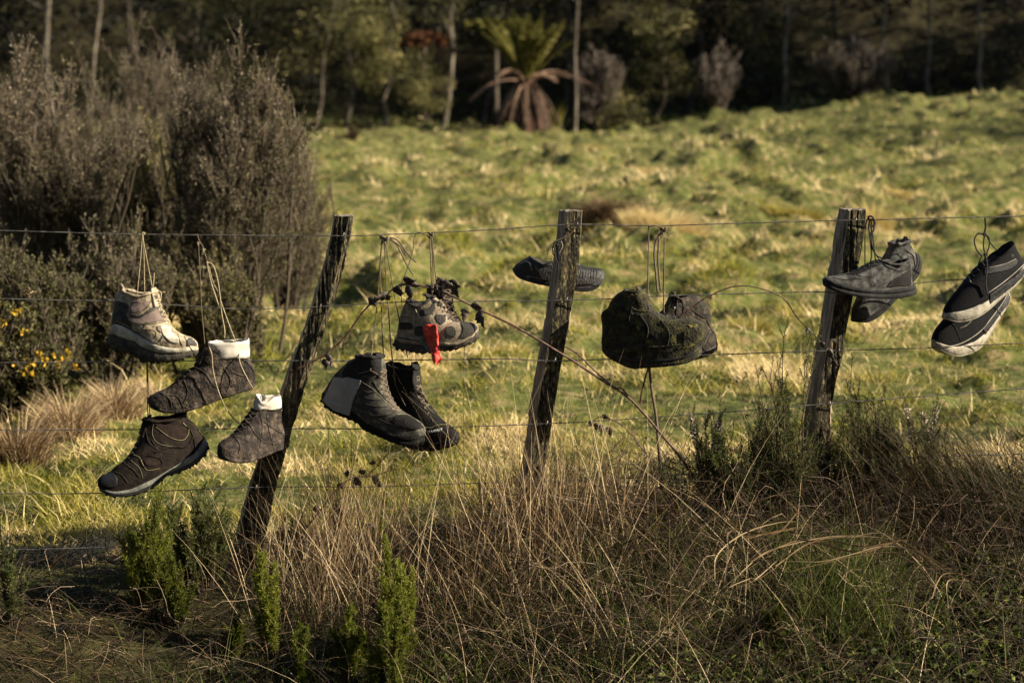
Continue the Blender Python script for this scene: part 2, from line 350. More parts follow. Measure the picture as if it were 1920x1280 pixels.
def crown(g, x, y, z0, z1, w, n, rng, size, lo=0., hi=1., clumps=26):
    cc = rng.normal(size=(clumps, 3)); cc = nrm(cc)*rng.uniform(.35, 1, (clumps, 1))
    cc = cc*np.array([w*.5, w*.5, (z1-z0)*.5])+np.array([x, y, (z0+z1)/2])
    r = rng.uniform(.14, .30, clumps)*w
    i = rng.integers(0, clumps, n); v = nrm(rng.normal(size=(n, 3)))*rng.uniform(.5, 1.05, (n, 1))
    v[:, 2] *= .7
    P = cc[i]+v*r[i][:, None]
    tone = rng.uniform(-.1, .75, clumps)[i]  # tone per clump paints sunlit and shaded clusters into the leaf colour
    leaves(g, P, size*rng.uniform(.6, 1.4, n), np.clip(lo+(hi-lo)*(tone+rng.uniform(-.05, .38, n)), 0, 1), rng, .6)
    return cc
def tree(px, Y, z0, z1, wpx, label, mat, trunk_px=None, bark=None, n=2600, size=.085, lo=0., hi=1., lean=0., name='tree', cat='tree', clumps=26, group='trees along the forest edge', limbs=6, tr=.07):
    d = Y-CAMY; s = d/FPX; x = (px-960)*s; z = float(H(x, Y)); w = wpx*s
    rng = np.random.default_rng(int(px*3+Y*17+z1*5))
    e = empty(name, (x, Y, z), label, cat, group)
    gl = Geo(); cc = crown(gl, x+lean*(z0+z1)/2, Y, z+z0, z+z1, w, int(n*1.6), rng, size*.8, lo, hi, clumps)
    g = Geo(); top = z+z0+(z1-z0)*.7
    k = 9; t = np.linspace(0, 1, k); P = np.stack([x+(lean+rng.normal()*.04)*t*(top-z)+np.cumsum(rng.normal(size=k))*.07, Y+np.cumsum(rng.normal(size=k))*.03, z-.1+t*(top-z+.1)], -1)[None]
    tubes(g, P, (tr*.62*(1.15-.6*t)*np.array([1.3]+[1]*(k-1)))[None], [0.5], 9)
    c, dd = kids(P, limbs, .9, .35, rng); dd[:, 2] = abs(dd[:, 2])+.3
    Pl = grow(c, dd, np.maximum(w*.45, .5)*rng.uniform(.6, 1, limbs), 6, .1, .18, rng); tubes(g, Pl, np.linspace(tr*.4, tr*.12, 6)[None]*np.ones((limbs, 1)), rng.random(limbs), 5)
    i = rng.integers(0, limbs, clumps)
    g.build('trunk', bark or M_barkd, e, smooth=True); gl.build('crown', mat, e)
    return e
# forest edge: each tree placed along the rim of the hillside (px, distance, crown base, crown top, crown width)
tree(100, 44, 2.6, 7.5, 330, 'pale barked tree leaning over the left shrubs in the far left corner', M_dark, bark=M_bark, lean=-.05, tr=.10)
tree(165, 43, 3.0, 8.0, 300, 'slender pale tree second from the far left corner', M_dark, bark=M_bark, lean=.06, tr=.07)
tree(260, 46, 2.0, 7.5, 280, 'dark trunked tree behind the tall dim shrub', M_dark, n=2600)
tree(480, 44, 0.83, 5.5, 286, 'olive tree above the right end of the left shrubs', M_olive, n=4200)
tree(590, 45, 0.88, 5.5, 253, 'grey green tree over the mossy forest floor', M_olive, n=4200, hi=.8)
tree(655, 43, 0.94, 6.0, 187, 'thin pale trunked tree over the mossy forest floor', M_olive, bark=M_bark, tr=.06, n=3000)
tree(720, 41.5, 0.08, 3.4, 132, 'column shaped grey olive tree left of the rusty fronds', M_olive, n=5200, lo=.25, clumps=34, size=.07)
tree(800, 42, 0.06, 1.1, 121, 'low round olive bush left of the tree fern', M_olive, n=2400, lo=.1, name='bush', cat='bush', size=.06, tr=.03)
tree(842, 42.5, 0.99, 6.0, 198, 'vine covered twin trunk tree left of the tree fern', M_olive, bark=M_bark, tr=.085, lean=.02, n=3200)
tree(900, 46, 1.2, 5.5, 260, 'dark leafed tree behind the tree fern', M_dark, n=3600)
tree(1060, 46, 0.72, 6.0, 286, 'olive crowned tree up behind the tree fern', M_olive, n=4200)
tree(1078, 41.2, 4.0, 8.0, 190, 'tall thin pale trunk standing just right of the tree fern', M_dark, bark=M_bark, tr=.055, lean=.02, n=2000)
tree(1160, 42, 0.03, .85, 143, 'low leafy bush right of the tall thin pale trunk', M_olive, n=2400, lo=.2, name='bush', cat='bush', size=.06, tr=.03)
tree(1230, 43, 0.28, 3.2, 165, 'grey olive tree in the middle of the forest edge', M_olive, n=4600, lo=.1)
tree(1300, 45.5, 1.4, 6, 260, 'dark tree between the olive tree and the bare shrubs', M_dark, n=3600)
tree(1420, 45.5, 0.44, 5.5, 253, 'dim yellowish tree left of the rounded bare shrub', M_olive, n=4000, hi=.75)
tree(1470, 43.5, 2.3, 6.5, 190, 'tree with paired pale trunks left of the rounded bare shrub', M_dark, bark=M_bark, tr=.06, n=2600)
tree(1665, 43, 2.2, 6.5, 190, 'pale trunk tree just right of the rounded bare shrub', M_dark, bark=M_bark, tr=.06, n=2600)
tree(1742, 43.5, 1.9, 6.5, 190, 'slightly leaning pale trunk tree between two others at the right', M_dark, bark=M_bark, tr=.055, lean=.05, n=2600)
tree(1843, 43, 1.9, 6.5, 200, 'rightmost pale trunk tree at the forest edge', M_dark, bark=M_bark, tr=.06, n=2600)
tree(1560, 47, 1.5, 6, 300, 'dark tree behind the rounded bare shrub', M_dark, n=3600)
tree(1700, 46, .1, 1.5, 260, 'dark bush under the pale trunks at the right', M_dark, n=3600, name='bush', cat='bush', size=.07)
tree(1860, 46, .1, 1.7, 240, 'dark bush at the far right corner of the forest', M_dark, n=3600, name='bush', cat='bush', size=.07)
tree(1420, 44.5, .1, 1.1, 200, 'low dark bush behind the crest of the paddock', M_dark, n=2800, name='bush', cat='bush', size=.07, tr=.03)
tree(560, 46, .1, 1.4, 150, 'dark bush on the mossy forest floor', M_dark, n=2200, name='bush', cat='bush', size=.07, tr=.03)
tree(380, 47, .3, 3.0, 220, 'dim bush between the left trunks and the olive tree', M_dark, n=3600, name='bush', cat='bush', size=.08)
G = 'bare twiggy shrubs at the forest edge'
for (px, Y, wp, tp, lb, nt_) in ((1345, 41.6, 110, 78, 'pale bare twiggy shrub in front of the olive forest tree', 3500), (1590, 42, 200, 50, 'large rounded bare shrub at the right of the forest edge', 6000),
                           (1118, 42, 110, 62, 'mauve bare shrub right of the tall thin pale trunk', 3500)):
    sh(px, Y, wp, tp, lb, nt_, 3000, lmat=M_mauve, tmat=M_mauve, cat='shrub', name='bare_shrub', group=G, leafsize=.05, rad=3.2)

# deep woodland behind: one mass nobody could count
def woodland():
    rng = np.random.default_rng(5); g = Geo()
    for i in range(46):
        x = rng.uniform(-17, 17); y = rng.uniform(47.5, 58); z = float(H(x, y))
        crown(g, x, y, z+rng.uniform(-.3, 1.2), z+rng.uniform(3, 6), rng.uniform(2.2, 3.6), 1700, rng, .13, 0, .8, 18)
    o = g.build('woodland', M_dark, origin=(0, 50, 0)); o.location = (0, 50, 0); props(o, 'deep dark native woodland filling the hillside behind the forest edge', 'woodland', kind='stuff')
    g = Geo(); N = 9000                                     # ferny / mossy undergrowth on the forest floor
    x = rng.uniform(-12, 12, N); y = rng.uniform(41.5, 48, N)
    blades(g, np.stack([x, y, H(x, y)-.03], -1), rng.uniform(.08, .3, N), .03*rng.uniform(.5, 1.4, N), rng.uniform(0, 2*PI, N), rng.uniform(.2, 1, N), rng.uniform(.3, 1.5, N), rng.random(N)*.9)
    o = g.build('undergrowth', M_green, origin=(0, 44, 0)); o.location = (0, 44, 0); props(o, 'mossy green undergrowth at the foot of the forest', 'undergrowth', kind='stuff')
woodland()

def screening():  # bush added out of view to block sky fill on the scene
    rng = np.random.default_rng(8); g = Geo()
    for i in range(30):
        x = -26+i*1.5+rng.normal()*.5; y = -15.5-rng.random()*3+.12*abs(x)
        if x > 15: continue
        z = float(H(x, y)); crown(g, x, y, z+.2, z+rng.uniform(9, 13), 5.5, 1100, rng, .55, 0, .6, 22)
    for i in range(10):
        x = -17-rng.random()*3; y = -12+i*4.2; z = float(H(x, y)); crown(g, x, y, z+.2, z+rng.uniform(8, 11), 6, 1100, rng, .55, 0, .6, 22)
    o = g.build('screening_bush', M_dark, origin=(0, -16, 0)); o.location = (0, -16, 0); props(o, 'added unseen roadside bush behind and to the left of the viewpoint', 'woodland', kind='stuff')
screening()
# unseen trees added on the right to shade the paddock and the forest
for i, (x, y, h) in enumerate(((19.5, 25, 8), (24.0, 15, 7.5), (15.5, 41.8, 12), (20.5, 41.5, 14), (26, 41, 15), (31, 38, 15))):
    d = y-CAMY; px = 960+x/d*FPX
    tree(px, y, .8 if i > 1 else 2.0, h, (6.5 if i > 1 else 5.5)/d*FPX, ('broad added shade tree beyond the right edge of the paddock', 'nearest added shade tree beyond the right frame edge', 'added shade tree beside the forest on the right, nearest the paddock', 'added shade tree second along the forest beyond the right edge', 'tall added shade tree third along the forest beyond the right edge', 'farthest right added shade tree below the forest')[i], M_olive, n=3200, size=.16 if i < 2 else .32, tr=.16, group='added shade trees right of the paddock')

# tree fern
def tree_fern():
    x, y, z, s = base_at(985, 256); rng = np.random.default_rng(3)
    y = 40.2; s = (y-CAMY)/FPX; x = 25*s; z = float(H(x, y))
    e = empty('tree_fern', (x, y, z), 'squat tree fern with green fronds above a skirt of dead brown fronds', 'tree fern')
    ct = np.array([x, y, CAMZ+(90-152)*s])
    g = Geo(); t = np.linspace(0, 1, 6); tubes(g, np.stack([x+0*t, y+0*t, z-.1+t*(ct[2]-z+.15)], -1)[None], (np.array([.46, .42, .36, .30, .25, .18]))[None], [.3], 14)
    g.build('trunk', surf('fibrous_trunk', S((.02, .009, .006), (.06, .03, .02), (.14, .08, .055)), 20, .95, .8, stretch=(1, 1, .2), bdist=.02), e, smooth=True)
    def frond(nm, mat, az, el, L, droop, r, parent, pin=.24):
        g = Geo(); k = 16; P = [ct+np.array([math.cos(az), math.sin(az), 0])*.08]; th = el
        for i in range(k-1):
            P.append(P[-1]+np.array([math.cos(az)*math.cos(th), math.sin(az)*math.cos(th), math.sin(th)])*L/(k-1)); th -= droop/(k-1)
        P = np.array(P); tubes(g, P[None], np.linspace(.03 if mat is M_fdead else .016, .008, k)[None], [r], 4)
        m = 90; u = np.linspace(.14, .99, m)*(k-1); j = u.astype(int); f = (u-j)[:, None]; c = P[j]*(1-f)+P[np.minimum(j+1, k-1)]*f
        T = nrm(P[np.minimum(j+1, k-1)]-P[j]); sd = nrm(np.cross(T, np.array([0, 0, 1.])+.01))
        for sg in (-1, 1):
            dd = sd*sg+T*.45+rng.normal(size=(m, 3))*.12; dd[:, 2] -= .12
            leaves(g, c, pin*np.sin(np.linspace(.35, PI-.1, m))+.03, np.clip(r+rng.normal(size=m)*.15, 0, 1), rng, .22, dd)
        g.build(nm, mat, parent)
    for i in range(19):
        az = i*2.399; frond('green_frond', M_fern, az, rng.uniform(.95, 1.5), rng.uniform(1.15, 1.5), rng.uniform(.15, .7), rng.uniform(.2, 1), e, .15)
    for i in range(9):
        az = i*.7+.2; frond('browning_frond', M_fdead, az, rng.uniform(.15, .5), rng.uniform(1.3, 1.6), rng.uniform(.7, 1.3), rng.uniform(.3, .9), e, .09)
    # hanging skirt: each dead frond a folded strip
    for i in range(38):
        az = i*2*PI/38+rng.normal()*.06
        frond('skirt_frond', M_fdead, az, -rng.uniform(.55, .9), (ct[2]-z)*rng.uniform(1.08, 1.2), rng.uniform(.65, .85), rng.uniform(.1, 1), e, .06)
tree_fern()
def frondy(px, py0, Y, label, mat, n, L, name, cat, up):
    s = (Y-CAMY)/FPX; x = (px-960)*s; z = CAMZ+(90-py0)*s; zg = float(H(x, Y)); rng = np.random.default_rng(px)
    e = empty(name, (x, Y, zg), label, cat); g = Geo()
    t = np.linspace(0, 1, 5); tubes(g, np.stack([x+0*t, Y+0*t, zg+t*(z-zg)], -1)[None], (.07-.02*t)[None], [.4], 8); g.build('trunk', M_barkd, e, smooth=True)
    for i in range(n):
        g = Geo(); az = i*2.4; k = 12; th = up; P = [np.array([x, Y, z])]
        for j in range(k-1):
            P.append(P[-1]+np.array([math.cos(az)*math.cos(th), math.sin(az)*math.cos(th), math.sin(th)])*L/(k-1)); th -= 1.4/(k-1)
        P = np.array(P)[None]; tubes(g, P, np.linspace(.012, .004, k)[None], [.5]); c, dd = kids(P, 130, 1., .12, rng)
        leaves(g, c, .15, rng.random(130), rng, .3, dd); g.build('frond', mat, e)
frondy(795, 75, 42.6, 'fern with rusty dead fronds left of the vine covered trunk', M_red, 8, .55, 'dead_fern', 'fern', .5)
frondy(930, 78, 42.8, 'fern with upright green fronds just behind and left of the tree fern', M_fern, 8, .75, 'green_fern', 'fern', 1.2)
def flax():
    Y = 40.6; s = (Y-CAMY)/FPX; x = (1043-960)*s; z = float(H(x, Y)); g = Geo(); n = 26; rng = np.random.default_rng(2)
    blades(g, np.array([x, Y, z])+rng.normal(size=(n, 3))*np.array([.05, .05, 0]), rng.uniform(.35, .75, n), .05, rng.uniform(0, 2*PI, n), rng.uniform(.05, .4, n), .3, rng.uniform(.6, 1, n), 3, rng)
    o = g.build('flax_plant', M_fern, origin=(x, Y, z)); o.location = (x, Y, z); props(o, 'yellow green strap leaved plant beside the tree fern skirt', 'plant')
flax()

# ------------------------------------------------------------------ fence
M_wire = surf('galvanised_wire', S((.10, .09, .08), (.24, .22, .20), (.5, .47, .43)), 40, .45, .1, spec=.5, dk=0.5)
M_wire.node_tree.nodes['Principled BSDF'].inputs['Metallic'].default_value = .6
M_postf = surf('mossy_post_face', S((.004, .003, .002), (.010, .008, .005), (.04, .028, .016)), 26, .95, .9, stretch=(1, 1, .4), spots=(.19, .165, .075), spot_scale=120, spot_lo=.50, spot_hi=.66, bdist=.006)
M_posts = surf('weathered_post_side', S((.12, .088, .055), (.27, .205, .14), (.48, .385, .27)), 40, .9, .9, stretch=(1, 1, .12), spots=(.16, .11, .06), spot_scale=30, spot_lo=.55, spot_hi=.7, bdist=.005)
M_end = surf('cut_end_grain', S((.05, .04, .03), (.13, .11, .08), (.26, .22, .17)), 70, .95, .8)
def cr(pts, n):
    """Catmull-Rom through pts, resampled to n points at equal arc length"""
    P = np.array(pts, float)
    if len(P) == 2: return P[0]+(P[1]-P[0])*np.linspace(0, 1, n)[:, None]
    E = np.vstack([2*P[0]-P[1], P, 2*P[-1]-P[-2]]); out = []
    for i in range(1, len(E)-2):
        t = np.linspace(0, 1, 14, endpoint=False)[:, None]; a, b, c, d = E[i-1], E[i], E[i+1], E[i+2]
        out.append(.5*((2*b)+(-a+c)*t+(2*a-5*b+4*c-d)*t*t+(-a+3*b-3*c+d)*t**3))
    D = np.vstack(out+[P[-1:]]); L = np.concatenate([[0], np.cumsum(np.linalg.norm(np.diff(D, axis=0), axis=1))])
    q = np.linspace(0, L[-1], n); return np.stack([np.interp(q, L, D[:, j]) for j in range(D.shape[1])], -1)
fence = empty('wire_fence', tuple(at(1000, 1000, 0)), 'seven wire farm fence on leaning weathered wooden posts', 'fence')
def postmesh(rows, depth, cs, label, y0=.0, seed=0):
    # rows: (py, xl, xr) top to bottom ; cs: cross-section as (across 0..1, depth 0..1)
    n = 120; R = cr([(b, a, c) for a, b, c in rows], n); m = len(cs); sub = 12
    cc = []; tag = []
    for i in range(m):
        a = np.array(cs[i]); b = np.array(cs[(i+1) % m])
        for j in range(sub): cc.append(a+(b-a)*j/sub); tag.append(i)
    bm = bmesh.new(); ring = []
    for k in range(n):
        xl, py, xr = R[k]; A = at(xl, py, y0); B = at(xr, py, y0); vs_ = []
        for (u, v) in cc:
            p = A.lerp(B, u); p.y = y0+v*depth
            q = Vector((p.x*18+seed, p.y*18, p.z*5)); ns = mnoise.noise(q)*.0035+mnoise.noise(Vector((p.x*70+seed, p.y*70, p.z*6)))*.0030-max(0, mnoise.noise(Vector((p.x*130+seed, p.y*130, p.z*2.5)))-.15)*.012
            ctr = A.lerp(B, .5); ctr.y = y0+depth*.5; dr = (p-ctr); dr.z = 0; dr.normalize(); p = p+dr*ns
            if k == 0: p.z += mnoise.noise(Vector((p.x*60+seed, p.y*60, 3)))*.006
            vs_.append(bm.verts.new(p-fence.location))
        ring.append(vs_)
    M = len(cc)
    for k in range(n-1):
        for i in range(M):
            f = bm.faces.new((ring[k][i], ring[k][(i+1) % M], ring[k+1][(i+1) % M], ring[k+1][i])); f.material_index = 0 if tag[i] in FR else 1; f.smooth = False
    c = bm.verts.new(sum((v.co for v in ring[0]), Vector())/M+Vector((0, 0, .002)))
    for i in range(M): f = bm.faces.new((ring[0][(i+1) % M], ring[0][i], c)); f.material_index = 2
    bmesh.ops.recalc_face_normals(bm, faces=bm.faces); me = bpy.data.meshes.new('post'); bm.to_mesh(me); bm.free()
    for mm in (M_postf, M_posts, M_end): me.materials.append(mm)
    o = bpy.data.objects.new('post', me); C.objects.link(o); o.parent = fence; o['label'] = label; return o
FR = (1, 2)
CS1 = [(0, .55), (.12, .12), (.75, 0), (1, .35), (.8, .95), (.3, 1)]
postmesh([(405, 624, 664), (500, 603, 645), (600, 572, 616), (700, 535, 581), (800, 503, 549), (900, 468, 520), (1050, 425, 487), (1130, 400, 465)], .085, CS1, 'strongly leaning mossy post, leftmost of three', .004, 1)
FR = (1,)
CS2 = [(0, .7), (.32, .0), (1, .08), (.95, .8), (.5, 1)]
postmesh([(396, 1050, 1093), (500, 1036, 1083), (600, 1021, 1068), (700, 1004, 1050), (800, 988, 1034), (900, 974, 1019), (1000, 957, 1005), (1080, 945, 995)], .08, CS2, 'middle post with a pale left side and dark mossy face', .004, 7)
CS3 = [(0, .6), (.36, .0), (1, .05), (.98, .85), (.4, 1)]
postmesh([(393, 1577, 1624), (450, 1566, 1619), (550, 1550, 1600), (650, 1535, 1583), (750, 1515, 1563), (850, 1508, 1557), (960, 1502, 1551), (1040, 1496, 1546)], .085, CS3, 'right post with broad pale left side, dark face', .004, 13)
WY = -.004
wires = [[(-150, 426), (0, 432), (200, 438), (420, 441), (640, 442), (720, 440), (900, 432), (1070, 421), (1230, 423), (1400, 418), (1600, 413), (1750, 409), (1920, 405), (2080, 401)],
 [(-150, 556), (0, 560), (215, 565), (300, 570), (460, 579), (620, 574), (760, 566), (1060, 563), (1240, 555), (1400, 550), (1540, 547), (1590, 552), (1710, 532), (1800, 524), (1920, 520), (2080, 514)],
 [(-150, 682), (0, 680), (230, 678), (400, 676), (640, 676), (940, 673), (1060, 676), (1360, 664), (1600, 656), (1740, 652), (1920, 643), (2080, 637)],
 [(-150, 807), (0, 806), (280, 805), (460, 803), (700, 803), (1000, 795), (1300, 777), (1570, 755), (1920, 728), (2080, 716)],
 [(-150, 928), (0, 925), (200, 924), (480, 913), (700, 912), (870, 906), (1050, 900), (1240, 892), (1500, 870), (1700, 858), (1920, 850), (2080, 844)],
 [(-150, 1036), (0, 1031), (220, 1025), (480, 1017), (800, 1005), (1050, 1000), (1300, 990), (1600, 972), (1920, 955), (2080, 947)],
 [(-150, 1131), (0, 1126), (230, 1118), (480, 1108), (800, 1098), (1050, 1090), (1300, 1080), (1600, 1066), (1920, 1050), (2080, 1042)]]
for i, wpt in enumerate(wires):
    P = cr(wpt, 90); pts = np.array([tuple(at(a, b, WY)) for a, b in P]); pts[:, 2] += RNG.normal(size=len(pts))*.0003
    g = Geo(); tubes(g, pts[None], np.full((1, 90), .00165), [.5], 6); g.build('wire', M_wire, fence, smooth=True)
def post_x(rows, y): return np.interp(y, [r[0] for r in rows], [(r[1]+r[2])/2 for r in rows])
def staple(px, py):
    g = Geo(); p = np.array(at(px, py, WY-.002)); q = np.array([[-.003, .012, -.007], [-.002, -.002, -.006], [.001, -.003, 0], [.003, -.002, .006], [.003, .012, .007]])
    tubes(g, (p+q)[None], np.full((1, 5), .0017), [.5], 5); g.build('staple', M_wire, min([o for o in fence.children if o.name.startswith('post')], key=lambda o: abs(float(np.mean([v.co.x for v in o.data.vertices]))+fence.location.x-float(at(px, 700).x))), smooth=True, origin=fence.location)
for p in ((643, 441), (600, 575), (565, 676), (520, 803), (480, 913), (1081, 421), (1062, 562), (1040, 675), (1025, 793), (1003, 901), (1604, 413), (1580, 551), (1572, 657), (1555, 756), (1540, 868)): staple(*p)
def strand(px1, pts, r=.0011, name='dropper_wire'):
    P = cr(pts, 24); g = Geo(); tubes(g, np.array([tuple(at(a, b, -.006)) for a, b in P])[None], np.full((1, 24), r), [.5], 5); g.build(name, M_wire, fence, smooth=True)
strand(0, [(872, 610), (870, 680), (869, 800), (871, 900), (873, 990)])
strand(0, [(616, 804), (615, 860), (616, 915)], .0009)
strand(0, [(658, 803), (659, 860), (662, 912)], .0009)

# ------------------------------------------------------------------ shoes
def tubeobj(name, pts, r, mat, parent, n=None, sides=6, close=False, flat=1.):
    n = n or max(8, len(pts)*6); P = cr(pts, n); g = Geo(); rr = np.full((1, n), r); rr[0, 0] *= .6; rr[0, -1] *= .6
    tubes(g, P[None], rr, [.5], sides)
    V = np.concatenate(g.V); return link(name, npmesh(name, V, np.concatenate(g.Q), np.concatenate(g.R)), mat, parent)
class Shoe:
    def __init__(s, name, label, cat, group, ctr, Y, yaw, bot, top, front, back, hw=(.046, .036), dip=.0, mats=None, lift=.0, crumple=.002, seed=0, mid=.45, lug=0, collar_r=.004, sole_w=1.04, lean=0.):
        s.Y = Y; s.yaw = math.radians(yaw); s.c = at(*ctr, Y); s.e = empty(name, tuple(s.c), label, cat, group, s.yaw)
        s.cy = math.cos(s.yaw); s.lean = lean
        L = lambda pts, n: cr([s.P2(*p) for p in pts], n)
        s.inv = (Matrix.Translation(s.c) @ Matrix.Rotation(s.yaw, 4, 'Z')).inverted()
        NR, NU = 30, 56; s.NR = NR; s.F = L(front, NR); s.B = L(back, NR); s.hw = hw; s.dip = dip; s.seed = seed; s.crumple = crumple
        s.T0 = L(top, 41); a_, b_ = s.T0[0].copy(), s.T0[-1].copy(); s.dT = s.T0-(a_+(b_-a_)*np.linspace(0, 1, 41)[:, None])
        V = np.array([[s.pt(i/(NR-1), 2*PI*j/NU) for j in range(NU)] for i in range(NR)])
        idx = np.arange(NR*NU).reshape(NR, NU); a = idx[:-1]; b = idx[1:]
        Q = np.stack([a, np.roll(a, -1, 1), np.roll(b, -1, 1), b], -1).reshape(-1, 4)
        s.upper = link('upper', npmesh('upper', V.reshape(-1, 3), Q, np.zeros(NR*NU)), mats['upper'], s.e)
        s.V = V
        # lining: rolls over the collar and drops inside
        R0 = V[-1]; c = R0.mean(0); down = np.array([s.B[-1][0]-s.F[-1][0], 0, s.B[-1][1]-s.F[-1][1]]); down = np.array([-down[2], 0, down[0]]); down = down/max(np.linalg.norm(down), 1e-6)
        if down[2] > 0: down = -down
        rings = [R0+np.array([0, 0, .0005]), c+(R0-c)*.93+down*.0, c+(R0-c)*.86+down*.012, c+(R0-c)*.80+down*.03, c+(R0-c)*.72+down*.05]
        LV = np.concatenate(rings+[(c+down*.055)[None]]); k = len(rings); idx = np.arange(k*NU).reshape(k, NU); a = idx[:-1]; b = idx[1:]
        Q = np.stack([a, np.roll(a, -1, 1), np.roll(b, -1, 1), b], -1).reshape(-1, 4)
        T = [(idx[-1][j], idx[-1][(j+1) % NU], k*NU) for j in range(NU)]
        link('lining', npmesh('lining', LV, Q, np.zeros(len(LV)), T), mats['lining'], s.e)
        if collar_r > 0:
            g = Geo(); Rc = np.vstack([R0, R0[:2]]); tubes(g, Rc[None], np.full((1, len(Rc)), collar_r)*(1+.25*np.sin(np.arange(len(Rc))*.9)[None]), [.5], 8)
            g.build('collar', mats.get('collar', mats['upper']), s.e, smooth=True, origin=(0, 0, 0))
        # sole: midsole + outsole
        n = 34; Tp = L(top, n); Bt = L(bot, n); Md = Tp+(Bt-Tp)*mid; wmax = hw[0]*sole_w
        if mid > .02: s.solepart('midsole', Tp, Md, wmax, mats['midsole'])
        s.solepart('outsole', Md, Bt, wmax*.985, mats['outsole'], lug)
        s.Md = Md; s.Bt = Bt; s.Tp = Tp; s.mats = mats
        dg = bpy.context.evaluated_depsgraph_get
        me = s.upper.data; polys = [tuple(p.vertices) for p in me.polygons]; s.bvh = BVHTree.FromPolygons([v.co.copy() for v in me.vertices], polys)
        s.bv2 = []
        for o in s.e.children:
            if o.name.startswith(('midsole', 'outsole')): s.bv2.append(BVHTree.FromPolygons([v.co.copy() for v in o.data.vertices], [tuple(p.vertices) for p in o.data.polygons]))
    def P2(s, px, py):
        w_ = at(px, py, s.Y); return ((w_.x-s.c.x)/s.cy, w_.z-s.c.z)
    def prof(s, q, t):
        base = .70+.30*sm(.15, .62, q); return float(base*(1-t)+t*(.93+.07*base))
    def pt(s, t, u, k=None):
        i = t*(s.NR-1); j = min(int(i), s.NR-2); f = i-j
        F = s.F[j]*(1-f)+s.F[j+1]*f; B = s.B[j]*(1-f)+s.B[j+1]*f
        cu, su = math.cos(u), math.sin(u); q = .5-.5*math.copysign(abs(cu)**.82, cu)
        p = B+(F-B)*q; hwv = s.hw[0]+(s.hw[1]-s.hw[0])*float(sm(.05, .8, t))
        y = hwv*math.copysign(abs(su)**.85, su)*s.prof(q, t)
        kk = max(0., 1-t/.55)**1.5; jj = q*40; j0 = min(int(jj), 39); dl = s.dT[j0]*(1-(jj-j0))+s.dT[j0+1]*(jj-j0); p = p+dl*kk
        z = p[1]-.0015*(t < .01)-s.dip*math.sin(PI*q)**1.2*t**4
        if s.crumple:
            v = Vector((p[0]*26+s.seed, y*26, z*26)); a = s.crumple*(.4+.6*t)
            p = (p[0]+mnoise.noise(v)*a, 0); y += mnoise.noise(v+Vector((9, 3, 1)))*a*1.2+mnoise.noise(v*2.7)*a*.7; z += mnoise.noise(v+Vector((2, 7, 5)))*a
        return (p[0], y+s.lean*z, z)
    def foot(s, q):
        e = math.sqrt(max(0, 1-(abs(2*q-1))**3.2)); return e*float(.72+.30*sm(.2, .68, q)-.07*math.exp(-((q-.4)/.16)**2))
    def solepart(s, name, A, Bq, w, mat, lug=0):
        n = len(A); V = []; 
        for i in range(n):
            q = i/(n-1); f = max(s.foot(q), .05)*w; a, b = A[i], Bq[i]; m_ = (a+b)/2; wob = 1+.015*math.sin(i*1.9+s.seed)
            lg = .002*lug*(1 if (i % 2) else -1)
            prof = [(a, .93), (a*.8+b*.2, 1.0), (m_, 1.0), (a*.15+b*.85, 1.0), (b, .93)]
            r = [(p[0], f*k*wob+s.lean*p[1], p[1]-(lg if j == 4 else 0)) for j, (p, k) in enumerate(prof)]+[(p[0], -f*k*wob+s.lean*p[1], p[1]-(lg if j == 4 else 0)) for j, (p, k) in reversed(list(enumerate(prof)))]
            V.append(r)
        V = np.array(V); m = V.shape[1]; idx = np.arange(n*m).reshape(n, m); a = idx[:-1]; b = idx[1:]
        Q = np.stack([a, np.roll(a, -1, 1), np.roll(b, -1, 1), b], -1).reshape(-1, 4)
        VV = np.vstack([V.reshape(-1, 3), V[0].mean(0), V[-1].mean(0)]); T = [(idx[0][(j+1) % m], idx[0][j], n*m) for j in range(m)]+[(idx[-1][j], idx[-1][(j+1) % m], n*m+1) for j in range(m)]
        me = npmesh(name, VV, Q, np.zeros(len(VV)), T); link(name, me, mat, s.e, True)
        bm = bmesh.new(); bm.from_mesh(me); bmesh.ops.recalc_face_normals(bm, faces=bm.faces); bm.to_mesh(me); bm.free()
    def lugs(s, n=12, size=.007, side=-1, mat=None):
        g = Geo()
        for sd in (-1, 1):
            for i in range(n):
                q = .04+.92*i/(n-1); j = int(q*(len(s.Bt)-1)); p = s.Bt[j]; f = s.foot(q)*s.hw[0]*.95
                d = s.Bt[min(j+1, len(s.Bt)-1)]-s.Bt[max(j-1, 0)]; d = d/np.linalg.norm(d); nn = np.array([-d[1], d[0]]); nn = nn if nn[1] < 0 else -nn
                P = []
                for (u, v, w_) in ((-1, -1, 0), (1, -1, 0), (1, 1, 0), (-1, 1, 0), (-.7, -.8, 1), (.7, -.8, 1), (.7, .8, 1), (-.7, .8, 1)):
                    P.append((p[0]+d[0]*u*size*.8+nn[0]*(w_*size*.8-.002), sd*f*.82+v*size*.9+s.lean*p[1], p[1]+d[1]*u*size*.8+nn[1]*(w_*size*.8-.002)))
                g.add(P, [(0, 1, 5, 4), (1, 2, 6, 5), (2, 3, 7, 6), (3, 0, 4, 7), (4, 5, 6, 7)], np.zeros(8))
        g.build('tread', mat or s.mats['outsole'], [o for o in s.e.children if o.name.startswith('outsole')][0], origin=(0, 0, 0))
    def proj(s, px, py, off=.0015, sole=False):
        o = s.inv @ CAMP; d = (s.inv.to_3x3() @ ray(px, py)).normalized(); best = None
        for b in [s.bvh]+(s.bv2 if sole else []):
            h = b.ray_cast(o, d)
            if h[0] is not None and (best is None or h[3] < best[1]): best = (h[0], h[3])
        return None if best is None else best[0]-d*off
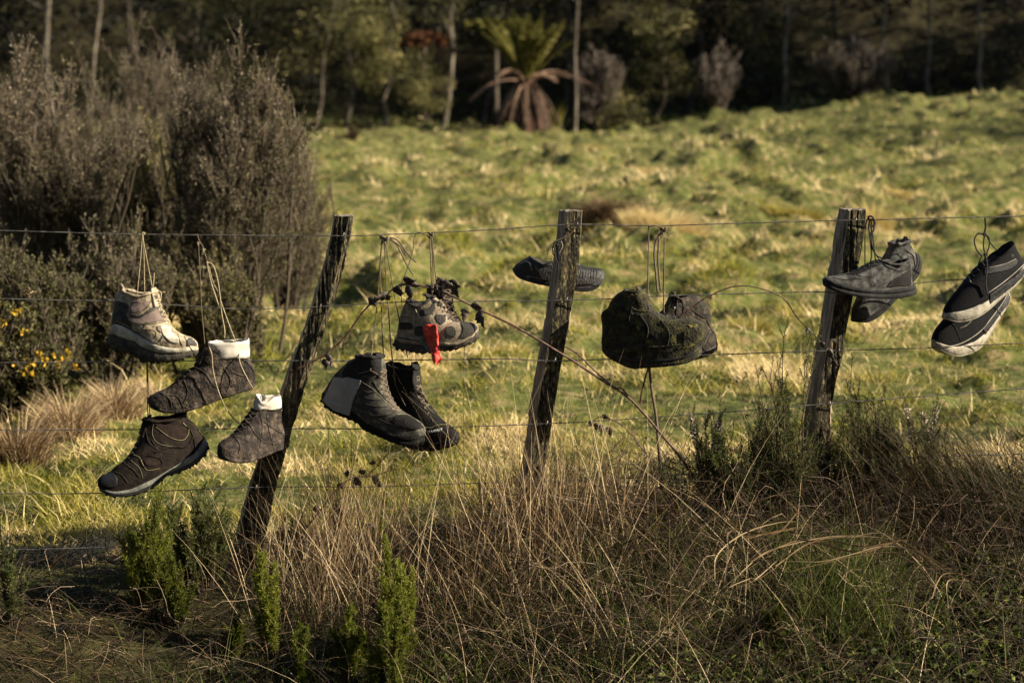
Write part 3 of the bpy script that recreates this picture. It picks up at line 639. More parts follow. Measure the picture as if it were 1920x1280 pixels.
    def seam(s, pts, r=.0011, mat=None, name='seam', off=.0008, sole=False, step=2.0):
        D = cr(pts, max(6, int(sum(math.dist(pts[i], pts[i+1]) for i in range(len(pts)-1))/step)))
        P = [s.proj(a, b, off, sole) for a, b in D]; P = [tuple(p) for p in P if p]
        if len(P) > 3: return tubeobj(name, P, r, mat, s.e, len(P)*2)
    def panel(s, poly, mat, name='panel', th=.002, step=1.6, sole=False, smooth=True, bulge=0.):
        poly = [tuple(p) for p in (cr(list(poly)+[poly[0]], 70) if smooth else poly)]
        xs = [p[0] for p in poly]; ys = [p[1] for p in poly]
        def inside(x, y):
            c = False; j = len(poly)-1
            for i in range(len(poly)):
                if (poly[i][1] > y) != (poly[j][1] > y) and x < (poly[j][0]-poly[i][0])*(y-poly[i][1])/(poly[j][1]-poly[i][1])+poly[i][0]: c = not c
                j = i
            return c
        nx = int((max(xs)-min(xs))/step)+2; ny = int((max(ys)-min(ys))/step)+2; bm = bmesh.new(); vv = {}
        def gv(i, j):
            if (i, j) not in vv:
                x = min(xs)-step*.5+i*step; y = min(ys)-step*.5+j*step
                p = s.proj(x, y, th, sole); vv[(i, j)] = bm.verts.new(p) if p else None
            return vv[(i, j)]
        for i in range(nx):
            for j in range(ny):
                if inside(min(xs)+i*step, min(ys)+j*step):
                    q = [gv(i, j), gv(i+1, j), gv(i+1, j+1), gv(i, j+1)]
                    if all(q) and max((q[k].co-q[(k+1) % 4].co).length for k in range(4)) < .02: bm.faces.new(q)
        for v in [v for v in bm.verts if not v.link_faces]: bm.verts.remove(v)
        if not bm.faces: bm.free(); return
        for _ in range(2): bmesh.ops.smooth_vert(bm, verts=[v for v in bm.verts if v.is_boundary], factor=.5, use_axis_x=True, use_axis_y=True, use_axis_z=True)
        g = bmesh.ops.extrude_face_region(bm, geom=bm.faces[:]); d = (s.inv.to_3x3() @ ray((min(xs)+max(xs))/2, (min(ys)+max(ys))/2)).normalized()
        for v in [x for x in g['geom'] if isinstance(x, bmesh.types.BMVert)]: v.co += d*(th+.002)
        bmesh.ops.recalc_face_normals(bm, faces=bm.faces); me = bpy.data.meshes.new(name); bm.to_mesh(me); bm.free()
        return link(name, me, mat, s.e)
    def laces(s, t0, t1, n, mat, w=.5, r=.0019, lift=.003, eyelet=None):
        """criss-cross lacing over the instep; t along the front curve"""
        u0 = PI-w; L = []; R_ = []
        for i in range(n):
            t = t0+(t1-t0)*i/(n-1); L.append(Vector(s.pt(t, u0))); R_.append(Vector(s.pt(t, -u0)))
        g = Geo()
        def seg(a, b):
            m_ = (a+b)/2; t = .5
            fr = Vector((0, 0, 0)); out = (m_-Vector((s.e_in[0], 0, s.e_in[1]))); out.y = 0; out.normalize()
            P = cr([tuple(a+out*lift*.4), tuple(m_+out*(lift+.006)), tuple(b+out*lift*.4)], 10); tubes(g, P[None], np.full((1, 10), r), [.5], 6)
        for i in range(n-1): seg(L[i], R_[i+1]); seg(R_[i], L[i+1])
        seg(L[0], R_[0]); seg(L[-1], R_[-1])
        g.build('lacing', mat, s.e, smooth=True, origin=(0, 0, 0))
        if eyelet:
            for p in L+R_:
                g = Geo()
                a = np.linspace(0, 2*PI, 9); ring = np.stack([p.x+.0035*np.cos(a), p.y+.0*a, p.z+.0035*np.sin(a)], -1); tubes(g, ring[None], np.full((1, 9), .0013), [.5], 5)
                g.build('eyelet', eyelet, s.e, smooth=True, origin=(0, 0, 0))
    @property
    def e_in(s):
        return tuple((s.B[s.NR//3]*.6+s.F[s.NR//3]*.4))
    def tongue(s, mat, h=.03, w=.03, back=.01, t=.8):
        """padded tongue that stands above the collar front"""
        A = s.F[int(t*(s.NR-1))]; Bq = s.F[-1]; d = Bq-A; d = d/max(np.linalg.norm(d), 1e-6); inn = (s.B[-1]-s.F[-1]); inn = inn/np.linalg.norm(inn)
        V = []; n = 9
        for k in range(n):
            q = k/(n-1); p = A+inn*.006+(Bq-A)*min(1, q*1.6)+d*h*max(0, q-.5)*2+inn*back*q; ww = w*(1-.15*q)*(1 if q < .85 else .72)
            for v in np.linspace(-1, 1, 9): V.append([(p[0]-inn[0]*.006*(1-v*v)), ww*v, p[1]-inn[1]*.006*(1-v*v)])
            for v in np.linspace(1, -1, 9): V.append([(p[0]+inn[0]*.006), ww*v*.9, p[1]+inn[1]*.006])
        V = np.array(V); V[:, 1] += s.lean*V[:, 2]; m = 18; idx = np.arange(n*m).reshape(n, m); a = idx[:-1]; b = idx[1:]
        Q = list(np.stack([a, np.roll(a, -1, 1), np.roll(b, -1, 1), b], -1).reshape(-1, 4)); l = idx[-1]
        for i in range(8): Q.append([l[i], l[i+1], l[16-i], l[17-i]])
        return link('tongue', npmesh('tongue', V, Q, np.zeros(len(V))), mat, s.e)
    def cord(s, pts, r, mat, name='lace', Y=-.012, sides=6):
        """hanging cord traced in the fence plane; pts (px,py[,dy])"""
        P = [s.inv @ at(p[0], p[1], Y+(p[2] if len(p) > 2 else 0)) for p in pts]
        return tubeobj(name, [tuple(p) for p in P], r, mat, s.e, max(10, len(pts)*8), sides)
    def knot(s, px, py, size, r, mat, Y=-.012, n=3, name='knot', seed=1):
        c = s.inv @ at(px, py, Y); rng = np.random.default_rng(seed); g = Geo()
        t = np.linspace(0, 2*PI, 40)
        P = np.stack([c.x+size*(np.sin(t)+1.6*np.sin(2*t))*.33, c.y-size*np.sin(3*t)*.33, c.z+size*(np.cos(t)-1.6*np.cos(2*t))*.4], -1); tubes(g, P[None], np.full((1, 40), r), [.5], 6)
        g.build(name, mat, s.e, smooth=True, origin=(0, 0, 0))
    def loop(s, p, size, mat, name='pull_tab', ang=0., w=.006):
        """fabric pull loop at (px,py)"""
        c = s.proj(*p) or (s.inv @ at(*p, s.Y)); c.y = 0; n = 14; V = []
        for k in range(n):
            a = PI*1.25*(k/(n-1))-PI*.12; x = math.cos(a)*size*.45; z = math.sin(a)*size*1.2
            X = c.x+x*math.cos(ang)-z*math.sin(ang); Z = c.z+x*math.sin(ang)+z*math.cos(ang); V += [[X, -w, Z], [X, w, Z]]
        idx = np.arange(2*n).reshape(n, 2); Q = np.stack([idx[:-1, 0], idx[:-1, 1], idx[1:, 1], idx[1:, 0]], -1)
        me = npmesh(name, V, Q, np.zeros(2*n)); bm = bmesh.new(); bm.from_mesh(me); bmesh.ops.solidify(bm, geom=bm.faces[:], thickness=.0016); bm.to_mesh(me); bm.free()
        return link(name, me, mat, s.e)

m_beige = surf('beige_suede', S((.15, .115, .07), (.32, .26, .175), (.50, .43, .31)), 45, .85, .5, spots=(.10, .08, .045), spot_scale=130, dk=0.85)
m_pink = surf('dusty_mesh', S((.24, .17, .15), (.33, .25, .22)), 60, .9, .8, fine=700, dk=0.8)
m_navy = surf('faded_grey_leather', S((.04, .037, .036), (.09, .084, .08), (.18, .165, .15)), 40, .7, .4, dk=0.420)
m_cream = surf('cream_midsole', S((.24, .22, .16), (.42, .39, .31), (.56, .53, .44)), 35, .7, .3, spots=(.10, .085, .05), spot_scale=70, dk=0.85)
m_sole = surf('grey_rubber', S((.03, .026, .02), (.085, .075, .055), (.17, .15, .105)), 40, .85, .8, spots=(.13, .12, .045), spot_scale=40, dk=0.480)
m_lin = surf('dark_lining', S((.012, .010, .008), (.035, .03, .025)), 60, .95, .4)
m_khaki = surf('khaki_trim', S((.10, .09, .04), (.18, .16, .085)), 60, .85, .3)
m_lace_t = surf('tan_cord', S((.20, .16, .09), (.38, .32, .20)), 200, .9, .7)
m_lace_b = surf('brown_cord', S((.07, .05, .035), (.15, .115, .08)), 200, .9, .7)
m_lace_k = surf('black_cord', S((.008, .008, .009), (.025, .024, .024)), 200, .8, .5)
m_brown = surf('dark_brown_nubuck', S((.022, .015, .011), (.055, .038, .028), (.10, .07, .05)), 45, .85, .5, spec=.15, dk=0.198)
m_brownm = surf('brown_mesh', S((.05, .03, .025), (.10, .065, .052)), 60, .9, .8, fine=700, spec=.15, dk=0.330)
m_toeb = surf('black_toe_rubber', S((.012, .012, .014), (.03, .03, .034)), 50, .55, .3, spec=.5, dk=0.300)
m_mid2 = surf('dusty_grey_midsole', S((.08, .085, .075), (.16, .165, .145), (.24, .24, .21)), 40, .7, .3, dk=0.830)
m_mud = surf('mud_caked_leather', S((.012, .008, .006), (.03, .02, .016), (.09, .062, .045), (.20, .155, .12)), 30, .8, 1.0, spots=(.16, .15, .07), spot_scale=75, spot_lo=.58, spot_hi=.68, bdist=.006, dk=0.392)
m_cuff = surf('white_cuff', S((.34, .31, .26), (.48, .45, .39)), 20, .6, .25, spots=(.22, .17, .11), spot_scale=45, spot_lo=.60, spot_hi=.72)
m_foam = surf('cuff_lining', S((.06, .04, .03), (.12, .09, .06)), 50, .9, .4)
m_olv = surf('worn_dappled_olive_nubuck', S((.012, .011, .009), (.05, .046, .034), (.17, .16, .12)), 22, .8, .6, spots=(.02, .018, .016), spot_scale=26, spot_lo=.5, spot_hi=.6, dk=0.698)  # pale blotches paint the lit patches on the instep
m_rand = surf('black_rubber_rand', S((.014, .013, .012), (.045, .042, .038)), 60, .75, .7, spec=.15, dk=0.240)
m_ltape = surf('grey_tape', S((.20, .19, .18), (.27, .26, .25)), 18, .45, .3, spec=.5, bdist=.004, bscale=40, dk=0.900)
m_red = surf('red_tape', S((.35, .02, .015), (.60, .05, .035), (.75, .12, .09)), 60, .5, .8, spec=.4, bdist=.004, bscale=60, dk=0.75)
m_tan7 = surf('tan_trail_leather', S((.13, .105, .07), (.24, .19, .13), (.33, .27, .19)), 55, .8, .4, dk=0.855)
m_mesh7 = surf('grey_black_mesh', S((.03, .03, .027), (.12, .11, .095)), 320, .85, .9, fine=500, dk=0.560)
m_moss = surf('mossy_leather', S((.012, .010, .007), (.032, .028, .016), (.075, .068, .032)), 45, .95, 1.0, spots=(.10, .095, .03), spot_scale=26, spot_lo=.49, spot_hi=.72, bdist=.006, dk=0.496)
m_metal = surf('worn_metal_hook', S((.06, .07, .09), (.20, .22, .27)), 40, .35, .1, spec=.6)
m_leath = surf('cracked_black_leather', S((.010, .009, .009), (.028, .024, .023), (.06, .055, .05)), 50, .55, .9, spec=.5, stretch=(2.5, 1, .6), bdist=.004, dk=0.385)
m_greyk = surf('grey_knit', S((.05, .05, .048), (.17, .17, .16), (.34, .335, .31)), 45, .95, .8, fine=800, spec=.15, dk=0.395)
m_greyd = surf('dark_grey_panel', S((.025, .024, .024), (.05, .048, .046)), 40, .8, .3, spec=.15, dk=0.360)
m_soled = surf('charcoal_foam_sole', S((.028, .028, .03), (.055, .055, .058)), 30, .75, .3, spots=(.09, .08, .04), spot_scale=40, spec=.15, dk=0.390)
m_canvas = surf('black_canvas', S((.007, .007, .010), (.018, .018, .026), (.035, .034, .045)), 120, .8, .5, spec=.15, dk=0.154)
m_foxing = surf('dirty_white_rubber', S((.22, .19, .14), (.42, .38, .30), (.52, .48, .40)), 30, .7, .3, spots=(.12, .09, .05), spot_scale=30, dk=0.685)
m_foxk = surf('black_foxing', S((.014, .014, .015), (.03, .03, .03)), 40, .6, .3, dk=0.300)

GB = 'boots and shoes hanging on the fence'
# 1 beige boot ---------------------------------------------------
b1 = Shoe('hiking_boot', 'beige and grey hiking boot hanging highest at the left, cream midsole', 'boot', GB, (287, 610), -.02, -12,
  [(201, 632), (203, 646), (217, 656), (241, 662), (256, 661), (266, 671), (283, 676), (313, 675), (346, 670), (374, 658)],
  [(204, 624), (215, 608), (232, 611), (258, 621), (280, 632), (313, 645), (346, 649), (363, 647), (374, 650)],
  [(373, 651), (371, 641), (361, 633), (348, 629), (335, 622), (322, 610), (313, 595), (304, 581), (299, 566), (298, 553), (294, 546)],
  [(208, 618), (207, 601), (211, 579), (213, 562), (219, 551), (229, 544)],
  hw=(.047, .036), dip=.014, mats=dict(upper=m_beige, lining=m_lin, midsole=m_cream, outsole=m_sole, collar=m_beige), seed=1, mid=.42, lug=1, collar_r=.005)
b1.panel([(207, 617), (207, 598), (213, 575), (216, 563), (232, 567), (244, 573), (238, 590), (246, 607), (248, 619), (230, 612), (215, 608)], m_navy, 'heel_counter', .0022)
b1.panel([(247, 566), (254, 563), (268, 565), (283, 564), (277, 573), (265, 583), (250, 588), (240, 583), (246, 572)], m_pink, 'ankle_mesh', .0018)
b1.panel([(240, 590), (262, 592), (280, 583), (298, 580), (312, 594), (314, 601), (290, 604), (262, 607), (245, 602)], m_pink, 'side_mesh', .0018)
b1.panel([(295, 611), (308, 610), (316, 614), (314, 622), (303, 624), (294, 618)], m_pink, 'vamp_mesh', .002)
b1.panel([(352, 632), (362, 634), (371, 643), (373, 650), (360, 647), (350, 648)], m_navy, 'toe_cap', .0025)
b1.panel([(243, 588), (262, 590), (282, 578), (300, 568), (300, 577), (282, 586), (262, 596), (244, 594)], m_navy, 'side_band', .002)
b1.panel([(300, 612), (312, 608), (325, 624), (336, 634), (333, 644), (318, 640), (306, 628)], m_cream, 'vamp_overlay', .0022)
b1.panel([(286, 556), (294, 552), (300, 566), (311, 592), (305, 594), (296, 580)], m_navy, 'eyestay', .0022)
b1.seam([(240, 583), (248, 589), (262, 587), (277, 575), (286, 560)], .0014, m_khaki); b1.seam([(238, 592), (250, 604), (280, 607), (312, 603)], .0013, m_khaki)
b1.seam([(248, 620), (258, 616), (290, 620), (293, 632)], .0010, m_khaki); b1.seam([(322, 612), (326, 630), (330, 645)], .001, m_khaki); b1.seam([(345, 630), (352, 642), (356, 650), (364, 661)], .0012, m_lin, sole=True)
b1.seam([(286, 572), (299, 588), (309, 600)], .0014, m_khaki)
b1.laces(.52, .88, 6, m_lace_t, .42, .0018); b1.tongue(m_beige, .012, .028, .0); b1.loop((231, 545), .020, m_beige, ang=.2); b1.lugs(13, .008)
m_hng = m_lace_t
b1.cord([(267, 437), (264, 480), (257, 553)], .0015, m_lace_t); b1.cord([(268, 438), (270, 490), (271, 550)], .0015, m_lace_t); b1.cord([(266, 437), (274, 480), (290, 562)], .0017, m_lace_t); b1.cord([(266, 440), (267, 436, -.006), (271, 437), (271, 440)], .0017, m_lace_t)
b1.cord([(287, 538), (289, 510), (288, 530), (285, 552)], .0016, m_lace_t); b1.cord([(291, 552), (297, 546), (302, 550), (300, 565)], .0024, m_lace_t); b1.cord([(296, 548), (310, 548)], .0018, m_lace_t)
# 2 dark brown boot ----------------------------------------------
b2 = Shoe('hiking_boot', 'dark brown hiking boot with grey midsole, lowest at the left, toe down', 'boot', GB, (290, 855), -.02, 12,
  [(388, 835), (386, 847), (378, 858), (360, 872), (332, 885), (310, 890), (290, 907), (260, 920), (235, 924), (210, 924), (190, 914)],
  [(381, 822), (372, 837), (357, 852), (330, 866), (300, 882), (265, 901), (242, 911), (210, 914), (188, 905)],
  [(187, 906), (187, 895), (195, 887), (208, 882), (218, 872), (232, 864), (245, 850), (255, 835), (262, 817), (265, 797), (270, 786)],
  [(381, 825), (372, 812), (365, 800), (354, 788), (346, 778)],
  hw=(.047, .036), dip=.008, mats=dict(upper=m_brown, lining=m_lin, midsole=m_mid2, outsole=m_toeb, collar=m_brown), seed=2, mid=.62, lug=1, collar_r=.006)
b2.panel([(188, 906), (188, 894), (196, 887), (208, 884), (216, 890), (221, 903), (216, 913), (200, 913)], m_toeb, 'toe_cap', .0025)
b2.panel([(290, 795), (315, 796), (340, 798), (352, 806), (348, 822), (330, 825), (305, 812)], m_brownm, 'ankle_mesh', .0018)
b2.panel([(268, 862), (285, 857), (298, 862), (300, 868), (290, 874), (275, 872)], m_brownm, 'side_mesh', .0018)
b2.seam([(292, 800), (320, 820), (345, 824), (354, 806), (343, 792)], .0014, m_khaki); b2.seam([(250, 852), (262, 858), (275, 880), (300, 878)], .0011, m_khaki)
b2.seam([(290, 848), (320, 838), (350, 836), (364, 815)], .0028, m_brown); b2.seam([(262, 862), (275, 854), (297, 858), (304, 868), (290, 877), (270, 874), (262, 862)], .0016, m_brown)
b2.seam([(362, 852), (366, 838), (360, 812), (350, 798)], .0022, m_brown)
b2.laces(.42, .86, 7, m_lace_b, .45, .0019); b2.tongue(m_brown, .012, .028, .01); b2.loop((346, 775), .020, m_brown, ang=-.4); b2.lugs(13, .007)
b2.cord([(275, 675), (276, 720), (277, 770), (278, 792)], .0017, m_lace_b); b2.cord([(276, 675), (279, 740), (281, 780), (283, 806)], .0015, m_lace_b)
# 3 muddy boot with white cuff ------------------------------------
b3 = Shoe('leather_boot', 'mud caked leather boot with wide white cuff, toe pointing left', 'boot', GB, (385, 715), .0, 10,
  [(477, 722), (470, 731), (447, 736), (410, 748), (372, 761), (340, 769), (310, 769), (285, 762)],
  [(477, 717), (465, 725), (447, 730), (410, 741), (372, 754), (340, 762), (310, 763), (281, 755)],
  [(280, 753), (281, 742), (290, 735), (312, 726), (332, 712), (350, 697), (367, 685), (374, 668), (382, 652)],
  [(477, 718), (475, 690), (467, 675), (465, 662), (465, 660)],
  hw=(.045, .038), dip=.0, mats=dict(upper=m_mud, lining=m_foam, midsole=m_mud, outsole=m_mud), seed=3, mid=.02, crumple=.004, collar_r=.0)
def cuff(sh, back, front, hgt, mat, hw, name='cuff', notch=0., notch_u=4.2):
    """stiff white collar standing on the top of the upper: back/front = px of base and top ends"""
    (b0, b1_), (f0, f1_) = back, front; V = []; NU = 40
    for k in range(7):
        q = k/6; B = np.array(sh.P2(*b0))*(1-q)+np.array(sh.P2(*b1_))*q; F = np.array(sh.P2(*f0))*(1-q)+np.array(sh.P2(*f1_))*q
        for j in range(NU):
            u = 2*PI*j/NU; s_ = .5-.5*math.cos(u); p = B+(F-B)*s_; V.append((p[0], hw*math.sin(u)*(1+.05*math.sin(q*PI))+sh.lean*p[1], p[1]+hgt*q*math.sin(u)**2*(1 if math.sin(u) < 0 else .6)+.0015*math.sin(u*3+q)))
    idx = np.arange(7*NU).reshape(7, NU); a = idx[:-1]; b = idx[1:]; Q = np.stack([a, np.roll(a, -1, 1), np.roll(b, -1, 1), b], -1).reshape(-1, 4)
    V = [(v[0]+mnoise.noise(Vector(v)*38+Vector((sh.seed, 0, 0)))*.004, v[1]+mnoise.noise(Vector(v)*45)*.004, v[2]+mnoise.noise(Vector(v)*50+Vector((3, 1, 7)))*.004*(i//NU)/6-(notch*max(0, math.cos(2*PI*(i % NU)/NU-notch_u))**6*(i//NU)/6)) for i, v in enumerate(V)]
    me = npmesh(name, V, Q, np.zeros(len(V))); bm = bmesh.new(); bm.from_mesh(me); bmesh.ops.recalc_face_normals(bm, faces=bm.faces); bmesh.ops.solidify(bm, geom=bm.faces[:], thickness=.004); bm.to_mesh(me); bm.free()
    return link(name, me, mat, sh.e)
cuff(b3, ((467, 670), (465, 637)), ((396, 674), (389, 642)), -.001, m_cuff, .041)
b3.panel([(378, 668), (380, 650), (390, 643), (402, 646), (398, 660), (402, 672), (392, 684)], m_mud, 'torn_flap', .004)
b3.seam([(398, 674), (430, 671), (466, 668)], .002, m_mud); b3.seam([(366, 688), (385, 700), (405, 725), (440, 720), (470, 705)], .0014, m_lin); b3.seam([(290, 745), (330, 742), (345, 765)], .0012, m_lin)
b3.laces(.45, .9, 6, m_mud, .5, .0028); b3.tongue(m_mud, .004, .026, .0)
b3.cord([(370, 438), (373, 450), (381, 464), (383, 472), (389, 493)], .0016, m_lace_b); b3.knot(382, 469, .006, .0016, m_lace_t); b3.knot(372, 456, .006, .0015, m_lace_t, seed=2); b3.knot(389, 493, .005, .0016, m_lace_t, seed=4)
b3.cord([(372, 456), (374, 500), (376, 531), (378, 580), (384, 645)], .0015, m_lace_b); b3.knot(377, 531, .004, .0013, m_lace_t)
b3.cord([(388, 494), (396, 530), (405, 558), (410, 573)], .0022, m_lace_t); b3.cord([(390, 495), (395, 493), (402, 503), (409, 530), (413, 560), (416, 590), (421, 618), (421, 634)], .0020, m_lace_t); b3.cord([(391, 498), (400, 530), (410, 548)], .0013, m_lace_t)
b3.cord([(413, 562), (430, 610), (447, 655), (450, 680, -.03), (465, 712, -.04), (474, 728)], .0018, m_lace_t)
b3.cord([(392, 650, -.05), (397, 665, -.05), (399, 690, -.05), (404, 715, -.05), (414, 745, -.04), (428, 772), (449, 795)], .0018, m_lace_t)
# 4 muddy boot with white ring collar -----------------------------
b4 = Shoe('leather_boot', 'smaller mud caked boot with short white ring collar in front of the leaning post', 'boot', GB, (476, 812), -.05, 38,
  [(536, 838), (530, 845), (510, 848), (480, 856), (452, 861), (430, 858), (416, 848)],
  [(537, 832), (530, 839), (510, 842), (480, 849), (452, 854), (430, 851), (415, 841)],
  [(415, 840), (416, 827), (424, 819), (437, 814), (447, 804), (459, 792), (468, 780), (477, 768)],
  [(537, 831), (533, 814), (524, 801), (523, 785), (522, 770)],
  hw=(.043, .036), dip=.0, mats=dict(upper=m_mud, lining=m_foam, midsole=m_mud, outsole=m_mud), seed=14, mid=.02, crumple=.004, collar_r=.003)
cuff(b4, ((523, 773), (521, 746)), ((477, 772), (480, 741)), .0, m_cuff, .033, notch=.024, notch_u=4.0)
b4.seam([(465, 790), (480, 815), (500, 830), (530, 820)], .0016, m_lin); b4.seam([(488, 776), (492, 800), (487, 840)], .0012, m_lin); b4.laces(.4, .9, 6, m_mud, .5, .0026); b4.tongue(m_mud, .006, .024, .0)
# 5 / 6 black-olive pair ------------------------------------------
M5 = dict(upper=m_olv, lining=m_lin, midsole=m_rand, outsole=m_rand, collar=m_greyd)
b6 = Shoe('hiking_boot', 'black laced boot with white lettering on its toe, right of the taped boot', 'boot', GB, (775, 760), .075, -32,
  [(684, 768), (700, 792), (725, 812), (757, 827), (777, 835), (805, 838), (833, 834), (861, 821)],
  [(686, 756), (705, 778), (730, 798), (757, 812), (780, 821), (805, 824), (833, 820), (862, 809)],
  [(862, 812), (859, 803), (846, 794), (824, 779), (809, 762), (796, 746), (787, 727), (784, 704), (782, 690)],
  [(686, 757), (695, 728), (710, 702), (728, 684)],
  hw=(.046, .034), dip=.008, mats=dict(upper=m_rand, lining=m_lin, midsole=m_rand, outsole=m_rand, collar=m_greyd), seed=6, mid=.5, lug=1, collar_r=.006)
b6.tongue(m_greyd, .020, .026, -.002); b6.laces(.42, .88, 7, m_lace_b, .55, .0026); b6.lugs(12, .006)
b6.seam([(800, 810), (815, 798), (835, 795), (847, 796)], .0009, m_khaki); b6.seam([(770, 720), (785, 745), (805, 775), (812, 792)], .0014, m_olv)
m_letter = surf('white_print', S((.5, .5, .48), (.62, .62, .6)), 40, .6, .1)
def lettering(sh, x0, y0, x1, y1, hgt, text, mat):
    G_ = {'M': [[(0, 0), (.1, 1), (.5, .35), (.9, 1), (1, 0)]], 'A': [[(0, 0), (.5, 1), (1, 0)], [(.2, .35), (.8, .35)]], 'U': [[(0, 1), (.05, .2), (.5, 0), (.95, .2), (1, 1)]], 'T': [[(0, 1), (1, 1)], [(.5, 1), (.5, 0)]]}
    n = len(text); g = Geo(); any_ = False
    for i, ch in enumerate(text):
        for stk in G_[ch]:
            P = []
            for (u, v) in stk:
                q = (i+u*.72)/n; p = sh.proj(x0+(x1-x0)*q, y0+(y1-y0)*q-hgt*v, .0012)
                if p: P.append(tuple(p))
            for a, b in zip(P[:-1], P[1:]): tubes(g, np.array([[a, b]]), np.full((1, 2), .0007), [.5], 4)
    g.build('lettering', mat, sh.e, origin=(0, 0, 0))
lettering(b6, 802, 812, 831, 806, 4.2, 'MAMMUT', m_letter)
b5 = Shoe('hiking_boot', 'olive black hiking boot with grey tape round its heel, toe down right', 'boot', GB, (700, 745), -.05, -26,
  [(599, 752), (617, 770), (651, 783), (679, 792), (694, 803), (730, 815), (758, 824), (782, 828), (798, 819)],
  [(601, 742), (627, 754), (655, 762), (672, 766), (688, 777), (711, 791), (739, 802), (767, 807), (798, 804)],
  [(798, 807), (797, 796), (789, 786), (772, 777), (747, 764), (734, 747), (726, 729), (722, 710), (721, 684), (716, 668)],
  [(601, 745), (610, 731), (623, 710), (638, 694), (652, 680), (672, 669)],
  hw=(.048, .036), dip=-.003, mats=M5, seed=5, mid=.55, lug=1, collar_r=.006)
b5.panel([(737, 790), (742, 778), (755, 776), (775, 779), (792, 788), (798, 800), (780, 805), (755, 803), (740, 798)], m_rand, 'toe_rand', .0025)
b5.panel([(640, 697), (652, 683), (672, 672), (712, 670), (716, 690), (712, 702), (680, 704), (665, 716), (645, 712)], m_greyd, 'ankle_panel', .002)
b5.panel([(625, 706), (640, 708), (655, 707), (678, 713), (672, 728), (662, 752), (655, 780), (625, 770), (603, 751), (612, 735)], m_ltape, 'tape_wrap', .004, sole=True, smooth=False)
b5.seam([(654, 708), (650, 722), (636, 765)], .0012, m_ltape, off=.004, sole=True)
for k in range(4): b5.seam([(661+k*9, 683-k*1), (664+k*9, 690-k*1)], .0012, m_lin)
b5.seam([(737, 790), (742, 779), (757, 776), (785, 784)], .0009, m_khaki); b5.seam([(700, 715), (712, 735), (730, 755), (744, 766)], .0015, m_lin); b5.seam([(672, 758), (690, 772), (712, 786), (738, 797)], .0012, m_lin)
b5.laces(.42, .84, 8, m_lace_b, .5, .0024); b5.tongue(m_greyd, .012, .026, .002); b5.lugs(13, .006)
b5.seam([(672, 700), (686, 697), (696, 695), (712, 705), (724, 716)], .0022, m_lace_b); b5.knot(695, 681, .005, .0014, m_metal)
m5c = m_lace_b
b5.cord([(716, 445), (712, 500), (708, 560), (702, 620), (697, 660, -.04), (695, 695, -.08)], .0019, m5c); b5.cord([(718, 446), (713, 500), (715, 570), (717, 625), (719, 664, .02)], .0021, m5c)
b5.knot(723, 449, .011, .0030, m5c); b5.knot(715, 444, .007, .0026, m5c, seed=3)
b5.cord([(731, 446), (744, 460), (757, 485), (768, 505), (775, 516)], .0026, m5c); b5.cord([(731, 445), (746, 451), (760, 470), (772, 484), (781, 492)], .0026, m5c); b5.cord([(730, 448), (748, 460), (762, 480)], .0026, m5c)
b6.cord([(721, 452), (724, 530), (729, 590), (733, 650), (739, 700, .03), (741, 722, .05)], .0019, m5c); b6.cord([(722, 452), (732, 510), (740, 555), (750, 605), (758, 640, .04), (765, 672, .08)], .0019, m5c)
m_dred = surf('faded_red_trim', S((.10, .025, .02), (.2, .06, .045)), 60, .7, .2)
# 7 / 8 tan trail pair --------------------------------------------
M7 = dict(upper=m_tan7, lining=m_lin, midsole=m_tan7, outsole=m_sole, collar=m_mesh7)
b8 = Shoe('trail_boot', 'brown and tan trail boot half hidden behind the one with red tape', 'boot', GB, (835, 590), .11, -50,
  [(795, 628), (800, 640), (820, 646), (845, 643), (866, 634), (876, 622)], [(797, 620), (805, 630), (822, 636), (845, 633), (864, 625), (875, 616)],
  [(875, 617), (872, 607), (862, 600), (850, 590), (844, 575), (841, 555), (838, 537)], [(797, 621), (798, 600), (802, 575), (806, 550), (808, 537)],
  hw=(.045, .035), mats=dict(upper=m_brown, lining=m_lin, midsole=m_tan7, outsole=m_sole, collar=m_mesh7), seed=8, mid=.4, lug=1)
b8.laces(.45, .9, 5, m_lace_b, .5, .002); b8.tongue(m_brown, .018, .024, -.004)
b8.cord([(806, 442), (808, 500), (810, 555, .06)], .0019, m5c)
b7 = Shoe('trail_boot', 'tan and grey mesh trail boot with red tape torn over its side', 'boot', GB, (815, 608), -.02, -14,
  [(738, 642), (744, 654), (758, 656), (784, 659), (803, 660), (833, 654), (861, 650), (889, 637), (898, 620)],
  [(744, 627), (754, 629), (786, 631), (821, 634), (850, 638), (873, 635), (889, 625), (897, 612)],
  [(897, 615), (894, 606), (882, 601), (860, 600), (847, 594), (838, 584), (831, 569), (822, 561), (815, 556)],
  [(744, 626), (747, 606), (752, 588), (757, 574), (763, 564)],
  hw=(.046, .036), dip=.020, mats=M7, seed=7, mid=.5, lug=1, collar_r=.005)
b7.tongue(m_lin, .018, .026, .012)
b7.panel([(785, 584), (795, 578), (806, 575), (815, 565), (816, 578), (808, 590), (795, 594), (786, 592)], m_mesh7, 'ankle_mesh', .0018)
b7.panel([(815, 590), (825, 588), (834, 592), (835, 602), (827, 608), (818, 602)], m_mesh7, 'side_mesh', .0018)
b7.panel([(838, 612), (848, 610), (855, 620), (853, 632), (842, 630), (834, 622)], m_mesh7, 'vamp_mesh', .0018)
b7.panel([(860, 601), (880, 602), (893, 607), (897, 615), (888, 626), (872, 634), (862, 632), (868, 618)], m_mesh7, 'toe_mesh', .0022)
b7.panel([(750, 603), (768, 604), (775, 612), (770, 618), (748, 617)], m_lin, 'heel_patch', .002)
b7.panel([(778, 612), (795, 610), (800, 625), (790, 630), (776, 628)], m_mesh7, 'quarter_mesh', .0018)
